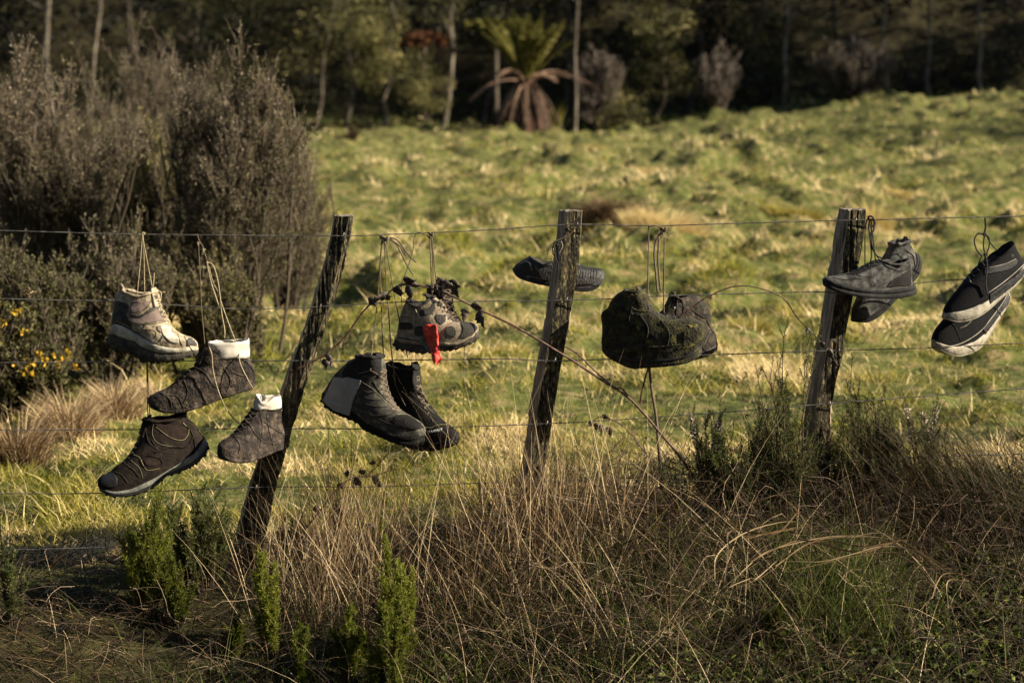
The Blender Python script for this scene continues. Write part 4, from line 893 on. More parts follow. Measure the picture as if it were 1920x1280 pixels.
b7.seam([(775, 570), (783, 588), (790, 595), (806, 592)], .0011, m_cream); b7.seam([(752, 590), (772, 592), (776, 606), (770, 616)], .0011, m_cream); b7.seam([(812, 590), (818, 585), (833, 588), (836, 603), (824, 612)], .001, m_cream)
b7.seam([(848, 605), (838, 611), (828, 628)], .0010, m_dred); b7.seam([(812, 588), (826, 580)], .0010, m_dred); b7.seam([(746, 632), (790, 640), (850, 648), (888, 632)], .0016, m_lin, sole=True)
b7.laces(.42, .86, 6, m_lace_b, .5, .0024, eyelet=m_metal); b7.loop((764, 567), .013, m_brown, ang=.15); b7.lugs(14, .007)
def red_tape(sh):
    rows = [(608, 799, 818), (613, 794, 820), (622, 794, 821), (632, 797, 822), (645, 801, 823), (655, 806, 825), (664, 808, 824), (672, 810, 829), (680, 813, 824), (684, 816, 819)]
    R = cr([(l, p, r) for p, l, r in rows], 26); V = []; n = 9; rng = np.random.default_rng(4)
    for k, (l, y, r) in enumerate(R):
        for j in range(n):
            q = j/(n-1); x = l+(r-l)*q+(rng.normal()*.5 if j in (0, n-1) else 0); p = sh.proj(x, y, .004, True)
            if p is None or k > 18: p = sh.inv @ at(x, y, sh.Y-.056+.00*k)
            p = Vector(p); p.y -= .003*math.sin(q*PI*2.3+k*.25)+.0012*math.sin(k*1.3); V.append(tuple(p))
    idx = np.arange(len(V)).reshape(-1, n); Q = np.stack([idx[:-1, :-1], idx[:-1, 1:], idx[1:, 1:], idx[1:, :-1]], -1).reshape(-1, 4)
    me = npmesh('torn_tape', V, Q, np.zeros(len(V))); bm = bmesh.new(); bm.from_mesh(me); bmesh.ops.solidify(bm, geom=bm.faces[:], thickness=.0008); bm.to_mesh(me); bm.free()
    link('torn_tape', me, m_red, sh.e)['label'] = 'red tape hanging down in a torn strip'
red_tape(b7)
m_teal = surf('dirty_teal_strip', S((.02, .035, .035), (.12, .14, .13)), 60, .6, .4)
b7.panel([(786, 630), (797, 628), (806, 655), (812, 676), (805, 672), (795, 650), (788, 645)], m_teal, 'tape_edge', .003, sole=True, smooth=False)
b7.cord([(806, 441), (796, 440, -.004), (785, 436), (777, 445), (774, 470), (765, 500), (755, 528), (753, 545), (753, 569)], .0020, m5c)
b7.knot(808, 440, .009, .0026, m5c); b7.cord([(809, 443), (812, 500), (812, 548)], .0021, m5c); b7.cord([(810, 444), (815, 500), (820, 545)], .0019, m5c); b7.cord([(801, 436), (812, 441), (806, 446), (800, 441)], .0024, m5c)
# 9 cracked leather shoe behind middle post -----------------------
b9 = Shoe('leather_shoe', 'cracked black leather shoe tied behind the middle post', 'shoe', GB, (1048, 512), .14, -6,
  [(961, 508), (974, 521), (1006, 531), (1030, 535), (1075, 542), (1099, 544), (1121, 538), (1134, 521)],
  [(961, 503), (980, 513), (1020, 526), (1050, 531), (1077, 535), (1105, 537), (1126, 529), (1135, 515)],
  [(1135, 516), (1131, 506), (1121, 502), (1102, 501), (1089, 496), (1078, 489), (1066, 486)],
  [(961, 505), (967, 497), (980, 488), (993, 481)],
  hw=(.044, .034), dip=.020, mats=dict(upper=m_leath, lining=m_lin, midsole=m_toeb, outsole=m_toeb), seed=9, mid=.3, crumple=.003, collar_r=.002)
for k in range(7): b9.seam([(1086+k*5, 497+k*.6), (1089+k*5, 508), (1088+k*5, 520+k*.5)], .0010, m_leath)
b9.seam([(1082, 534), (1108, 532), (1124, 522), (1130, 510)], .0012, m_leath); b9.knot(1085, 496, .002, .0012, m_metal, Y=.09)
b9.cord([(1081, 425), (1070, 438), (1054, 447), (1042, 452), (1032, 462), (1026, 478)], .0016, m_lace_b, Y=-.006); b9.cord([(1044, 452), (1040, 470), (1044, 490), (1052, 488), (1050, 472), (1046, 455)], .0017, m_lace_k, Y=-.006)
b9.cord([(1052, 452), (1055, 462), (1048, 475)], .0013, m_lace_t, Y=-.008); b9.cord([(1043, 455), (1046, 480), (1047, 508)], .0022, m_lace_k, Y=-.002); b9.knot(1045, 455, .006, .002, m_lace_k, Y=-.008)
b9.cord([(1040, 455, -.002), (1036, 470, .06), (1045, 492, .12)], .0018, m_lace_k, Y=0)
# 11 / 12 mossy pair ----------------------------------------------
m_mossd = surf('wet_dark_leather', S((.006, .005, .004), (.018, .013, .009), (.06, .045, .03)), 40, .8, 1.0, spots=(.07, .07, .02), spot_scale=30, spot_lo=.55, spot_hi=.75)
MM = dict(upper=m_mossd, lining=m_lin, midsole=m_toeb, outsole=m_moss)
b12 = Shoe('mossy_boot', 'moss darkened boot behind, its heel at the right', 'boot', GB, (1270, 610), .10, 12,
  [(1346, 657), (1325, 667), (1285, 676), (1235, 678), (1195, 672), (1172, 660)], [(1347, 645), (1325, 655), (1285, 663), (1235, 666), (1195, 660), (1170, 650)],
  [(1168, 650), (1168, 632), (1180, 618), (1205, 610), (1225, 597), (1240, 584), (1252, 566), (1256, 552)], [(1347, 647), (1343, 627), (1334, 611), (1334, 590), (1328, 572), (1312, 558), (1290, 553)],
  hw=(.043, .033), dip=.010, mats=MM, seed=12, mid=.3, crumple=.005, collar_r=.003)
b12.tongue(m_moss, .010, .024, .0); b12.seam([(1276, 556), (1282, 575), (1280, 590)], .0016, m_lin); b12.seam([(1296, 580), (1320, 595), (1333, 590)], .0016, m_lin); b12.knot(1265, 577, .003, .0018, m_metal, Y=.04)
b11 = Shoe('mossy_boot', 'front moss covered boot with toe right and shiny lace hooks', 'boot', GB, (1225, 620), -.05, -16,
  [(1130, 660), (1142, 670), (1166, 682), (1190, 690), (1219, 687), (1259, 682), (1293, 675), (1313, 662)],
  [(1129, 647), (1152, 662), (1205, 671), (1259, 668), (1293, 660), (1314, 645)],
  [(1315, 644), (1322, 620), (1317, 604), (1299, 596), (1272, 597), (1242, 590), (1226, 579), (1217, 558), (1208, 543)],
  [(1129, 646), (1131, 614), (1129, 590), (1141, 577), (1152, 558), (1171, 545)],
  hw=(.049, .036), dip=.004, mats=dict(upper=m_moss, lining=m_lin, midsole=m_toeb, outsole=m_moss), seed=11, mid=.3, crumple=.005, collar_r=.003)
b11.tongue(m_mossd, .012, .024, .010); b11.panel([(1158, 648), (1175, 643), (1196, 645), (1194, 657), (1175, 662), (1158, 658)], m_moss, 'sole_flap', .005)
b11.panel([(1280, 622), (1300, 612), (1316, 615), (1316, 630), (1300, 640), (1282, 648)], m_moss, 'toe_patch', .004); b11.seam([(1130, 636), (1160, 645), (1220, 650), (1280, 645), (1312, 632)], .0022, m_moss)
b11.seam([(1286, 626), (1283, 640), (1270, 655)], .003, m_lin); b11.seam([(1175, 556), (1185, 575), (1180, 600), (1195, 610)], .0018, m_lin)
b11.seam([(1145, 580), (1165, 572), (1190, 566)], .0018, m_moss); b11.seam([(1190, 545), (1178, 560), (1190, 580), (1220, 585)], .002, m_moss)
b11.panel([(1150, 682), (1168, 678), (1192, 690), (1184, 696), (1166, 690)], m_moss, 'loose_sole', .002, sole=True)
def hooks(sh, pts, sz=.005):
    for (x, y) in pts:
        p = sh.proj(x, y, .001) or (sh.inv @ at(x, y, sh.Y-.036)); a = random.uniform(-.7, .1); bm = bmesh.new()
        bmesh.ops.create_cube(bm, size=1); bmesh.ops.scale(bm, vec=(sz*1.9, .003, sz*1.1), verts=bm.verts); bmesh.ops.bevel(bm, geom=bm.edges[:], offset=.0008, segments=1)
        bmesh.ops.rotate(bm, cent=(0, 0, 0), matrix=Matrix.Rotation(a, 3, 'Y') @ Matrix.Rotation(.5, 3, 'X'), verts=bm.verts); bmesh.ops.translate(bm, vec=p, verts=bm.verts)
        me = bpy.data.meshes.new('lace_hook'); bm.to_mesh(me); bm.free(); link('lace_hook', me, m_metal, sh.e, False)
m_ymoss = surf('yellow_moss', S((.012, .011, .005), (.06, .056, .014), (.16, .145, .035)), 110, .95, 1.0)
mrn = np.random.default_rng(21)
for (cx, cy, rx, ry) in ((1300, 613, 13, 7), (1312, 622, 6, 10), (1262, 636, 9, 12), (1274, 650, 12, 5), (1294, 648, 11, 6), (1160, 658, 13, 4), (1196, 615, 5, 6), (1238, 657, 10, 3), (1248, 612, 6, 4), (1215, 640, 6, 5)):
    th_ = np.linspace(0, 2*PI, 15)[:-1]; rr_ = mrn.uniform(.45, 1.15, 14); b11.panel([(cx+rx*a*math.cos(t), cy+ry*a*math.sin(t)) for t, a in zip(th_, rr_)], m_ymoss, 'moss_patch', .0014, step=1.1, smooth=False)
hooks(b11, [(1216, 578), (1219, 574), (1232, 587), (1249, 593), (1264, 596)]); hooks(b11, [(1187, 568), (1186, 588)], .003)
b11.cord([(1216, 424), (1216, 470), (1215, 520), (1214, 572)], .0022, m_lace_b); b11.cord([(1216, 425, -.003), (1228, 423, -.006), (1240, 425, -.003)], .0024, m_lace_b)
b11.knot(1244, 432, .011, .0034, m_lace_b); b11.cord([(1240, 436), (1229, 455), (1227, 480), (1230, 515), (1233, 548)], .0034, m_lace_b); b11.cord([(1236, 440), (1234, 480), (1236, 520), (1239, 545)], .0030, m_lace_b)
b12.cord([(1246, 445), (1245, 500), (1244, 550, .05), (1245, 590, .06)], .0022, m_lace_b)
b11.cord([(1250, 445), (1256, 440), (1262, 436)], .0009, m_lace_b)
# 13 / 14 grey sneakers -------------------------------------------
MS = dict(upper=m_greyk, lining=m_lin, midsole=m_soled, outsole=m_soled, collar=m_greyk)
b14 = Shoe('sneaker', 'grey sneaker hanging toe down behind its partner at the right post', 'sneaker', GB, (1665, 520), .08, 20,
  [(1728, 480), (1726, 500), (1715, 521), (1690, 544), (1665, 565), (1640, 587), (1617, 600), (1594, 600)], [(1719, 474), (1714, 497), (1697, 520), (1675, 540), (1655, 560), (1630, 581), (1607, 594), (1594, 597)],
  [(1593, 597), (1596, 577), (1605, 556), (1622, 525), (1642, 500), (1658, 482), (1672, 458)], [(1718, 476), (1712, 464), (1702, 452)],
  hw=(.043, .034), dip=.0, mats=MS, seed=4, mid=.4, collar_r=.006)
b14.loop((1693, 452), .014, m_lace_k, ang=.1); b14.seam([(1700, 470), (1712, 480), (1716, 500)], .002, m_lin)
b13 = Shoe('sneaker', 'dusty grey knit sneaker pointing left across the right post', 'sneaker', GB, (1630, 525), -.055, 8,
  [(1720, 543), (1717, 551), (1700, 556), (1662, 559), (1612, 555), (1570, 547), (1548, 537), (1541, 528)], [(1718, 531), (1710, 535), (1662, 540), (1612, 537), (1575, 530), (1555, 524), (1541, 521)],
  [(1541, 523), (1547, 518), (1562, 516), (1583, 513), (1605, 504), (1625, 496), (1650, 489)], [(1712, 533), (1711, 515), (1711, 497), (1706, 488)],
  hw=(.046, .035), dip=.012, mats=MS, seed=13, mid=.5, collar_r=.005)
b13.panel([(1662, 538), (1672, 526), (1690, 515), (1708, 508), (1710, 532), (1690, 537)], m_greyd, 'heel_panel', .002)
b13.panel([(1585, 512), (1605, 503), (1625, 496), (1645, 491), (1655, 494), (1630, 505), (1608, 514), (1590, 516)], m_greyd, 'eyestay', .0018)
b13.seam([(1655, 494), (1670, 503), (1690, 508), (1708, 500)], .0012, m_greyd); b13.laces(.45, .92, 6, m_lace_k, .6, .0022); b13.tongue(m_greyk, .010, .026, .01)
b13.cord([(1632, 410), (1625, 414), (1622, 440), (1622, 498)], .0020, m_lace_k); b13.cord([(1632, 410), (1629, 425), (1632, 450), (1634, 480), (1630, 498)], .0026, m_lace_k); b13.cord([(1633, 410), (1639, 416), (1638, 432), (1632, 440), (1634, 460), (1643, 478), (1654, 484)], .0024, m_lace_k)
b14.cord([(1634, 412), (1634, 450), (1639, 470), (1650, 488, .03), (1658, 490, .06)], .0022, m_lace_k); b13.cord([(1628, 412), (1629, 406, -.008), (1636, 407, -.008), (1640, 418), (1636, 426)], .0034, m_lace_k); b13.cord([(1631, 420), (1636, 440), (1642, 492)], .0022, m_lace_k)
# 15 / 16 black canvas pair ---------------------------------------
MV = dict(upper=m_canvas, lining=m_lin, midsole=m_foxing, outsole=m_foxing, collar=m_canvas)
def canvas_details(sh, dark, line):
    sh.panel(dark, m_foxk, 'heel_foxing', .0025, sole=True, smooth=False); sh.seam(line, .0014, m_foxing, 'white_line', .003, sole=True)
b16 = Shoe('skate_shoe', 'lower black canvas skate shoe, toe lowest at the right edge', 'shoe', GB, (1820, 600), .055, 22,
  [(1895, 545), (1892, 566), (1870, 597), (1845, 630), (1825, 650), (1800, 660), (1777, 663), (1754, 653), (1743, 640)], [(1888, 540), (1882, 560), (1858, 593), (1838, 617), (1808, 637), (1780, 645), (1756, 640), (1744, 630)],
  [(1743, 631), (1749, 617), (1764, 600), (1787, 580), (1812, 556), (1832, 535)], [(1889, 542), (1886, 530), (1876, 518)],
  hw=(.046, .036), dip=.0, mats=MV, seed=16, mid=.92, crumple=.0012, collar_r=.003)
canvas_details(b16, [(1842, 617), (1860, 593), (1884, 560), (1889, 540), (1897, 545), (1893, 567), (1870, 598), (1848, 628)], [(1744, 634), (1757, 643), (1780, 649), (1808, 641), (1838, 621), (1858, 597), (1882, 564), (1890, 545)])
b16.seam([(1800, 615), (1812, 610), (1822, 600), (1824, 590)], .0009, m_foxing); b16.seam([(1775, 598), (1790, 612), (1802, 640)], .0009, m_greyd)
b15 = Shoe('skate_shoe', 'upper black canvas skate shoe with off white toe band at the right edge', 'shoe', GB, (1845, 540), -.045, 14,
  [(1926, 512), (1900, 536), (1862, 565), (1837, 583), (1812, 595), (1787, 600), (1770, 596), (1764, 588)], [(1926, 494), (1900, 517), (1862, 544), (1827, 566), (1800, 577), (1775, 582), (1765, 581)],
  [(1765, 582), (1770, 571), (1785, 552), (1805, 530), (1822, 512), (1840, 497), (1853, 489)], [(1925, 497), (1917, 483), (1908, 467), (1901, 455)],
  hw=(.046, .036), dip=.004, mats=MV, seed=15, mid=.92, crumple=.0012, collar_r=.003)
canvas_details(b15, [(1855, 552), (1880, 534), (1900, 520), (1926, 497), (1928, 512), (1900, 537), (1857, 570)], [(1853, 549), (1875, 534), (1900, 514), (1924, 492)])
m_stripe = surf('grey_stripe', S((.06, .06, .065), (.10, .10, .11)), 60, .7, .3, dk=0.180)
b15.panel([(1846, 502), (1860, 500), (1885, 495), (1907, 485), (1906, 497), (1888, 507), (1862, 512), (1846, 514)], m_stripe, 'side_stripe', .0018); b15.seam([(1766, 586), (1790, 583), (1815, 575), (1850, 556)], .0008, m_foxk, sole=True)
b15.seam([(1815, 515), (1822, 530), (1835, 535), (1842, 552)], .0008, m_foxing); b15.laces(.5, .95, 5, m_lace_k, .6, .0024); b15.tongue(m_canvas, .008, .026, .008)
b15.seam([(1848, 502), (1862, 500), (1886, 494), (1905, 485)], .0008, m_foxing)
b15.cord([(1847, 408), (1848, 425), (1845, 442)], .0034, m_lace_k); b15.cord([(1845, 440), (1834, 438), (1827, 450), (1831, 468), (1841, 480)], .0026, m_lace_k); b15.cord([(1846, 440), (1854, 445), (1855, 460), (1849, 478)], .0024, m_lace_k)
b15.cord([(1850, 441), (1857, 455), (1868, 468), (1880, 480)], .0020, m_lace_k); b15.cord([(1846, 440), (1844, 460), (1847, 480), (1846, 500)], .0026, m_lace_k); b15.cord([(1842, 478), (1836, 492), (1831, 508)], .0026, m_lace_k); b15.cord([(1848, 480), (1851, 500), (1848, 530), (1852, 552)], .0026, m_lace_k, Y=-.10)
b16.cord([(1848, 482), (1850, 510, .02), (1843, 545, .06)], .0020, m_lace_k); b15.knot(1846, 440, .006, .0028, m_lace_k); b15.knot(1848, 478, .006, .0028, m_lace_k)

def crease(sh, rows, mat, r=.0014, nm='crease'):  # thin dark tubes paint the shade lines of creases; pale ones are stitching
    for q in rows: sh.seam(q, r, mat, nm)
m_st = surf('pale_stitching', S((.10, .09, .06), (.2, .18, .12)), 90, .8, .1)
crease(b1, [[(262, 630), (270, 612), (275, 600)], [(300, 640), (306, 625), (300, 610)], [(333, 625), (338, 640), (342, 648)]], m_lin, .0009)
crease(b2, [[(215, 884), (228, 890), (240, 905)], [(235, 870), (250, 880), (262, 895)], [(285, 825), (300, 845), (330, 850)], [(272, 800), (280, 830), (300, 845)]], m_lin, .0012)
crease(b2, [[(288, 792), (286, 815), (300, 832), (340, 838)], [(245, 862), (262, 878), (268, 896)]], m_st, .0007, 'stitching')
crease(b5, [[(668, 725), (690, 735), (705, 735)], [(670, 738), (695, 748), (715, 750)], [(680, 755), (705, 762), (728, 762)], [(700, 778), (725, 778), (742, 772)]], m_lin, .0014)
crease(b5, [[(676, 714), (700, 730), (722, 752), (740, 768), (760, 775)], [(660, 762), (690, 775), (725, 792), (760, 802), (795, 800)]], m_st, .0007, 'stitching')
crease(b6, [[(790, 740), (800, 760), (815, 775)], [(735, 700), (745, 730), (760, 760)]], m_st, .0008, 'stitching')
crease(b3, [[(300, 735), (318, 748), (322, 762)], [(345, 712), (352, 735), (345, 755)], [(420, 690), (432, 712), (425, 735)], [(440, 700), (462, 706), (474, 702)]], m_lin, .0016)
crease(b4, [[(440, 818), (450, 835), (447, 852)], [(495, 790), (515, 805), (530, 812)], [(500, 775), (503, 800), (512, 835)]], m_lin, .0015)
crease(b11, [[(1140, 600), (1165, 615), (1175, 640)], [(1200, 590), (1215, 615), (1210, 645)], [(1240, 600), (1255, 625), (1250, 655)], [(1160, 570), (1150, 600), (1135, 625)]], m_lin, .0018)
crease(b12, [[(1270, 560), (1268, 590)], [(1325, 600), (1338, 625)]], m_lin, .0018)
crease(b13, [[(1560, 520), (1585, 524), (1620, 522)], [(1600, 508), (1615, 518), (1640, 520)]], m_greyd, .0009)
crease(b9, [[(975, 497), (990, 492), (998, 510)], [(1000, 510), (1015, 500), (1035, 498)], [(968, 512), (990, 518), (1030, 526)]], m_greyd, .0012)

# ------------------------------------------------------------------ things on the fence
def hangstrip():
    c = at(1218, 690, -.01); e = empty('hanging_strap', tuple(c), 'thin dark strap hanging straight down below the mossy boots', 'strap')
    P = np.array([tuple(at(a, b, -.012)-c) for a, b in cr([(1217, 688), (1222, 730), (1230, 780), (1236, 850), (1240, 918)], 30)]); g = Geo(); tubes(g, P[None], np.linspace(.0042, .0055, 30)[None], [.5], 6); V = np.concatenate(g.V)
    link('strap', npmesh('strap', V, np.concatenate(g.Q), np.concatenate(g.R)), m_lace_b, e)
hangstrip()
def tagstrip():
    c = at(900, 900, -.008); P = np.array([tuple(at(a, b, -.008)-c) for a, b in ((900, 899), (899, 903), (900, 925), (900, 945))]); g = Geo(); tubes(g, cr(P, 10)[None], np.full((1, 10), .0040), [.5], 6); V = np.concatenate(g.V)
    o = link('wire_clip', npmesh('wire_clip', V, np.concatenate(g.Q), np.concatenate(g.R)), M_wire); o.location = c; props(o, 'short dull metal clip hanging from the fifth wire left of the middle post', 'clip')
tagstrip()

# brambles ---------------------------------------------------------
def bramble(name, label, canes, leafspots, seed):
    rng = np.random.default_rng(seed); c = at(*canes[0][0][0][:2], -.05); e = empty(name, tuple(c), label, 'bramble', 'bramble canes on the fence')
    for pts, r0, r1 in canes:
        P = np.array([tuple(at(p[0], p[1], p[2] if len(p) > 2 else -.05)) for p in pts]); P = cr(P, 60); P += np.cumsum(rng.normal(size=P.shape), 0)*.0004
        g = Geo(); tubes(g, P[None], np.linspace(r0, r1, 60)[None], [.5], 7)
        m = 46; i = rng.integers(1, 59, m); T = nrm(P[i]-P[i-1]); dd = nrm(np.cross(T, rng.normal(size=(m, 3)))+T*-.3)
        Pt = np.stack([P[i], P[i]+dd*.006], 1); tubes(g, Pt, np.array([[.0014, .0002]])*np.ones((m, 1)), np.ones(m), 4)
        g.build('cane', M_bram, e, smooth=True)
    for (px, py, sz, a) in leafspots: bleaf(e, px, py, sz, a, rng)
def bleaf(e, px, py, sz, a, rng, Y=-.06, mat=None):
    """one drooping, folded, toothed leaf"""
    fd = rng.uniform(-.3, .5); c = np.array(at(px, py, Y)); n = 9; V = []; d = np.array([math.cos(a), rng.normal()*.3, math.sin(a)]); d /= np.linalg.norm(d); s_ = nrm(np.cross(d, [0.2, 1, .3])); up = np.cross(s_, d)
    for k in range(n):
        q = k/(n-1); w_ = .36*sz*math.sin(PI*min(1, q**.75+.02))*(1+.25*(k % 2)); p = c+d*sz*q-np.array([0, 0, 1])*sz*.35*q*q
        jt = rng.normal(size=(3, 3))*sz*.045; jt[1] *= .4; V += [p-s_*w_+up*w_*fd+jt[0], p+jt[1], p+s_*w_*.9+up*w_*fd*.6+jt[2]]
    idx = np.arange(3*n).reshape(n, 3); Q = np.concatenate([np.stack([idx[:-1, j], idx[:-1, j+1], idx[1:, j+1], idx[1:, j]], -1) for j in (0, 1)])
    me = npmesh('leaf', np.array(V)-np.array(e.location), Q, np.zeros(3*n)); bm = bmesh.new(); bm.from_mesh(me); bmesh.ops.solidify(bm, geom=bm.faces[:], thickness=.0006); bm.to_mesh(me); bm.free()
    link('leaf', me, mat or M_bleaf, e, smooth=False)
bramble('bramble_cane', 'long reddish bramble cane running from the leaning post across past the middle post',
  [([(560, 690), (584, 680), (640, 640), (690, 575), (720, 558), (745, 536), (770, 533), (805, 540), (850, 556), (900, 580), (960, 608), (1025, 645), (1070, 672), (1130, 712), (1180, 745), (1230, 800), (1290, 875), (1335, 960), (1350, 1010, -.1)], .0026, .0050),
   ([(590, 675), (606, 668), (612, 664), (617, 680)], .0013, .0008), ([(735, 545), (760, 530), (775, 527), (782, 522)], .0018, .001), ([(832, 524), (820, 520), (838, 530), (858, 535)], .0014, .001)],
  [(690, 558, .030, -.6), (702, 556, .020, -1.3), (713, 558, .040, .4), (728, 556, .048, 2.9), (737, 545, .045, .2), (757, 528, .040, .45), (765, 530, .036, .0), (762, 535, .036, -1.0), (768, 540, .030, -1.5), (830, 535, .040, .35), (842, 532, .040, .1), (848, 536, .034, -.9), (818, 530, .036, .5),
   (875, 577, .034, -1.9), (882, 573, .040, .1), (895, 583, .046, -1.0), (612, 664, .034, -1.1), (608, 672, .026, -1.4), (615, 676, .022, -1.8)], 1)
bramble('bramble_cane', 'second thin bramble cane forking low beside the middle post', [([(1058, 648), (1085, 665), (1110, 690), (1150, 725), (1168, 730), (1180, 745)], .0022, .003), ([(1110, 790, -.02), (1130, 782, -.02), (1170, 800, -.02), (1210, 845, -.02), (1230, 880, -.02)], .0015, .003)],
  [(1112, 790, .022, -2.6), (1118, 792, .024, -1.5), (1128, 795, .028, -1.6), (1140, 800, .026, -1.2), (1128, 780, .024, .2)], 2)
bramble('bramble_cane', 'thin dark red bramble cane arching over the mossy boots to the right post',
  [([(1200, 756), (1205, 725), (1214, 690), (1222, 660), (1255, 615), (1300, 575), (1345, 548), (1385, 536), (1430, 541), (1470, 560), (1495, 595), (1520, 620), (1552, 655)], .0030, .0013)],
  [(1518, 615, .022, -2.2), (1540, 640, .02, -1.0), (1553, 655, .03, -.9), (1560, 640, .022, .4), (1565, 675, .03, -1.5)], 3)
bramble('bramble_cane', 'bramble shoot with dark leaves low between the leaning and middle posts', [([(540, 1040, -.1), (565, 1000, -.1), (600, 955, -.1), (632, 915, -.1), (660, 895, -.1), (700, 890, -.1), (742, 878, -.1)], .0040, .0014), ([(690, 890, -.1), (710, 868, -.1), (732, 845, -.1)], .0016, .0008)],
  [(600, 955, .034, 2.9), (628, 955, .036, .0), (622, 965, .042, -1.2), (632, 910, .030, .2), (665, 895, .036, -.9), (700, 893, .036, -.7), (655, 890, .028, 2.6), (690, 990, .03, 1), (705, 868, .024, 2.8), (672, 885, .026, .4)], 4)

# ------------------------------------------------------------------ foreground vegetation
def gz(x, y): return float(H(x, y))
def heath(px, pbase, ptop, wpx, Y, label, mat=None, nst=14, dens=1., name='heath_plant', cat='plant', rlo=.1, rhi=.9, taper=.45, flowers=0, needle=.013, group='upright heath plants in the foreground', ntw=7):
    """feathery upright heath: stems, side shoots and needles"""
    rng = np.random.default_rng(int(px*5+ptop)); b = at(px, pbase, Y); t = at(px, ptop, Y); x, z = b.x, gz(b.x, Y); Ht = t.z-z; W = wpx/600*.62*(Y-CAMY)/7.55
    e = empty(name, (x, Y, z), label, cat, group); g = Geo()
    a = rng.uniform(0, 2*PI, nst); r = rng.random(nst)**.6; st = np.stack([x+np.cos(a)*r*W*.35, Y+np.sin(a)*r*W*.35, np.full(nst, z-.02)], -1)
    dr = np.stack([np.cos(a)*r*W*.8/Ht+rng.normal()*.07, np.sin(a)*r*W*.8/Ht, np.ones(nst)], -1); L = Ht*(1-taper*r)*rng.uniform(.88, 1.05, nst)
    L = L*1.12; P0 = grow(st, dr, L*rng.uniform(.62, 1.08, nst), 8, .06, .055, rng); tubes(g, P0, np.linspace(.0028, .001, 8)[None]*np.ones((nst, 1)), rng.random(nst), 4)
    m = nst*ntw*2; c, dd = kids(P0, m, .0, .22, rng); hor = rng.normal(size=(m, 3)); hor[:, 2] = 0; dd = nrm(dd+nrm(hor)*.55)
    P1 = grow(c, dd, np.maximum(W*.55, .02)*rng.uniform(.5, 1.2, m), 5, .25, .05, rng); tubes(g, P1, np.linspace(.0012, .0006, 5)[None]*np.ones((m, 1)), rng.random(m), 3)
    g.build('stems', M_stem, e)
    gl = Geo(); n1 = int(m*60*dens); c, dd = kids(P1, n1, .75, .02, rng); dd[:, 2] += .25
    tone = np.clip(rlo+(rhi-rlo)*(rng.random(n1)*.6+.4*fbm(c[:, 0]*30, c[:, 2]*30, 2, 8)), 0, 1)
    leaves(gl, c, needle*rng.uniform(.6, 1.3, n1), tone, rng, .15, dd)
    n0 = int(nst*110*dens); c, dd = kids(P0, n0, .7, .3, rng); leaves(gl, c, needle*rng.uniform(.7, 1.4, n0), rlo+(rhi-rlo)*rng.random(n0), rng, .15, dd)
    gl.build('foliage', mat or M_heath, e)
    if flowers:
        for tp in np.argsort(-P0[:, -1, 2])[:flowers]:
            gf = Geo(); c, dd = kids(P0[[tp]], 170, .9, .72, rng); c = c+dd*.004; dd[:, 2] -= .5
            leaves(gf, c, .0105*rng.uniform(.7, 1.3, 170), rng.random(170), rng, .7, dd); gf.build('flower_spike', M_wht, e)
    return e
heath(275, 1190, 925, 110, -.25, 'largest bright green heath plant, second from the left', nst=26, dens=1.1, taper=.35, ntw=9)
heath(385, 1130, 915, 120, -.10, 'dark sparse needle leaved bush left of the leaning post foot', M_heathd, 24, .8, taper=.3, needle=.014, ntw=9, rhi=1)
heath(335, 1230, 1030, 70, -.30, 'yellow green heath clump in front of the dark sparse bush', None, 14, .9, rhi=.6)
heath(512, 1270, 990, 46, -.45, 'tall narrow bright green heath column right of the leaning post foot', nst=14, dens=1.4, rlo=.35, rhi=1)
heath(762, 1300, 985, 78, -.50, 'tallest bright green heath plant between the leaning and middle posts', nst=24, dens=1.4, rlo=.3, rhi=1, ntw=8)
heath(725, 1330, 1120, 80, -.65, 'broad green heath plant at the bottom edge in front of the tallest one', nst=22, dens=1.2, rhi=.8)
heath(655, 1310, 1110, 50, -.55, 'short olive green heath column left of the tallest one', nst=14, dens=1.2, rlo=.15, rhi=.75)
heath(570, 1310, 1125, 26, -.6, 'thin small olive heath spike at the bottom edge', nst=7, dens=1.2, rhi=.7)
heath(440, 1230, 1130, 44, -.45, 'small yellowish heath tuft below the leaning post', nst=9, dens=.9, rhi=.6)
heath(1455, 1310, 1105, 50, -.55, 'lone dark green heath column under the right post', nst=14, dens=1.3, rlo=.0, rhi=.55)
heath(25, 1200, 1010, 50, -.30, 'dark heath plant at the left frame edge', M_heathd, 12, .8)
GD = 'dark heather bushes around the right post'
heath(1345, 960, 682, 100, .02, 'dark heather with one tall pale flower spike left of the right post', M_heathd, 9, .9, flowers=3, group=GD, taper=.55, needle=.011, rhi=1.)
heath(1488, 960, 565, 110, -.06, 'tallest dark heather bush with curling side shoots beside the right post', M_heathd, 8, .8, group=GD, needle=.011, taper=.35, rhi=.9)
heath(1440, 990, 715, 200, -.02, 'wide low dark heather filling the space left of the right post', M_heathd, 30, .8, group=GD, taper=.62, ntw=8, flowers=1)
heath(1620, 970, 705, 190, .06, 'dark heather bush on the right side of the right post', M_heathd, 26, .8, group=GD, taper=.6, ntw=8)
heath(1740, 980, 725, 130, .02, 'thin heather with pale flower heads farthest right', M_heathd, 14, .7, group=GD, flowers=3, needle=.010)
heath(1380, 1010, 800, 90, -.1, 'small dark heather bush below the tall flower spike', M_heathd, 18, .9, group=GD)
heath(545, 1100, 930, 60, .02, 'wispy dark heath shoot right behind the leaning post foot', M_heathd, 8, .8)
heath(628, 1050, 880, 26, .02, 'thin dark heath sprig beside the low bramble shoot', M_heathd, 4, 1.)

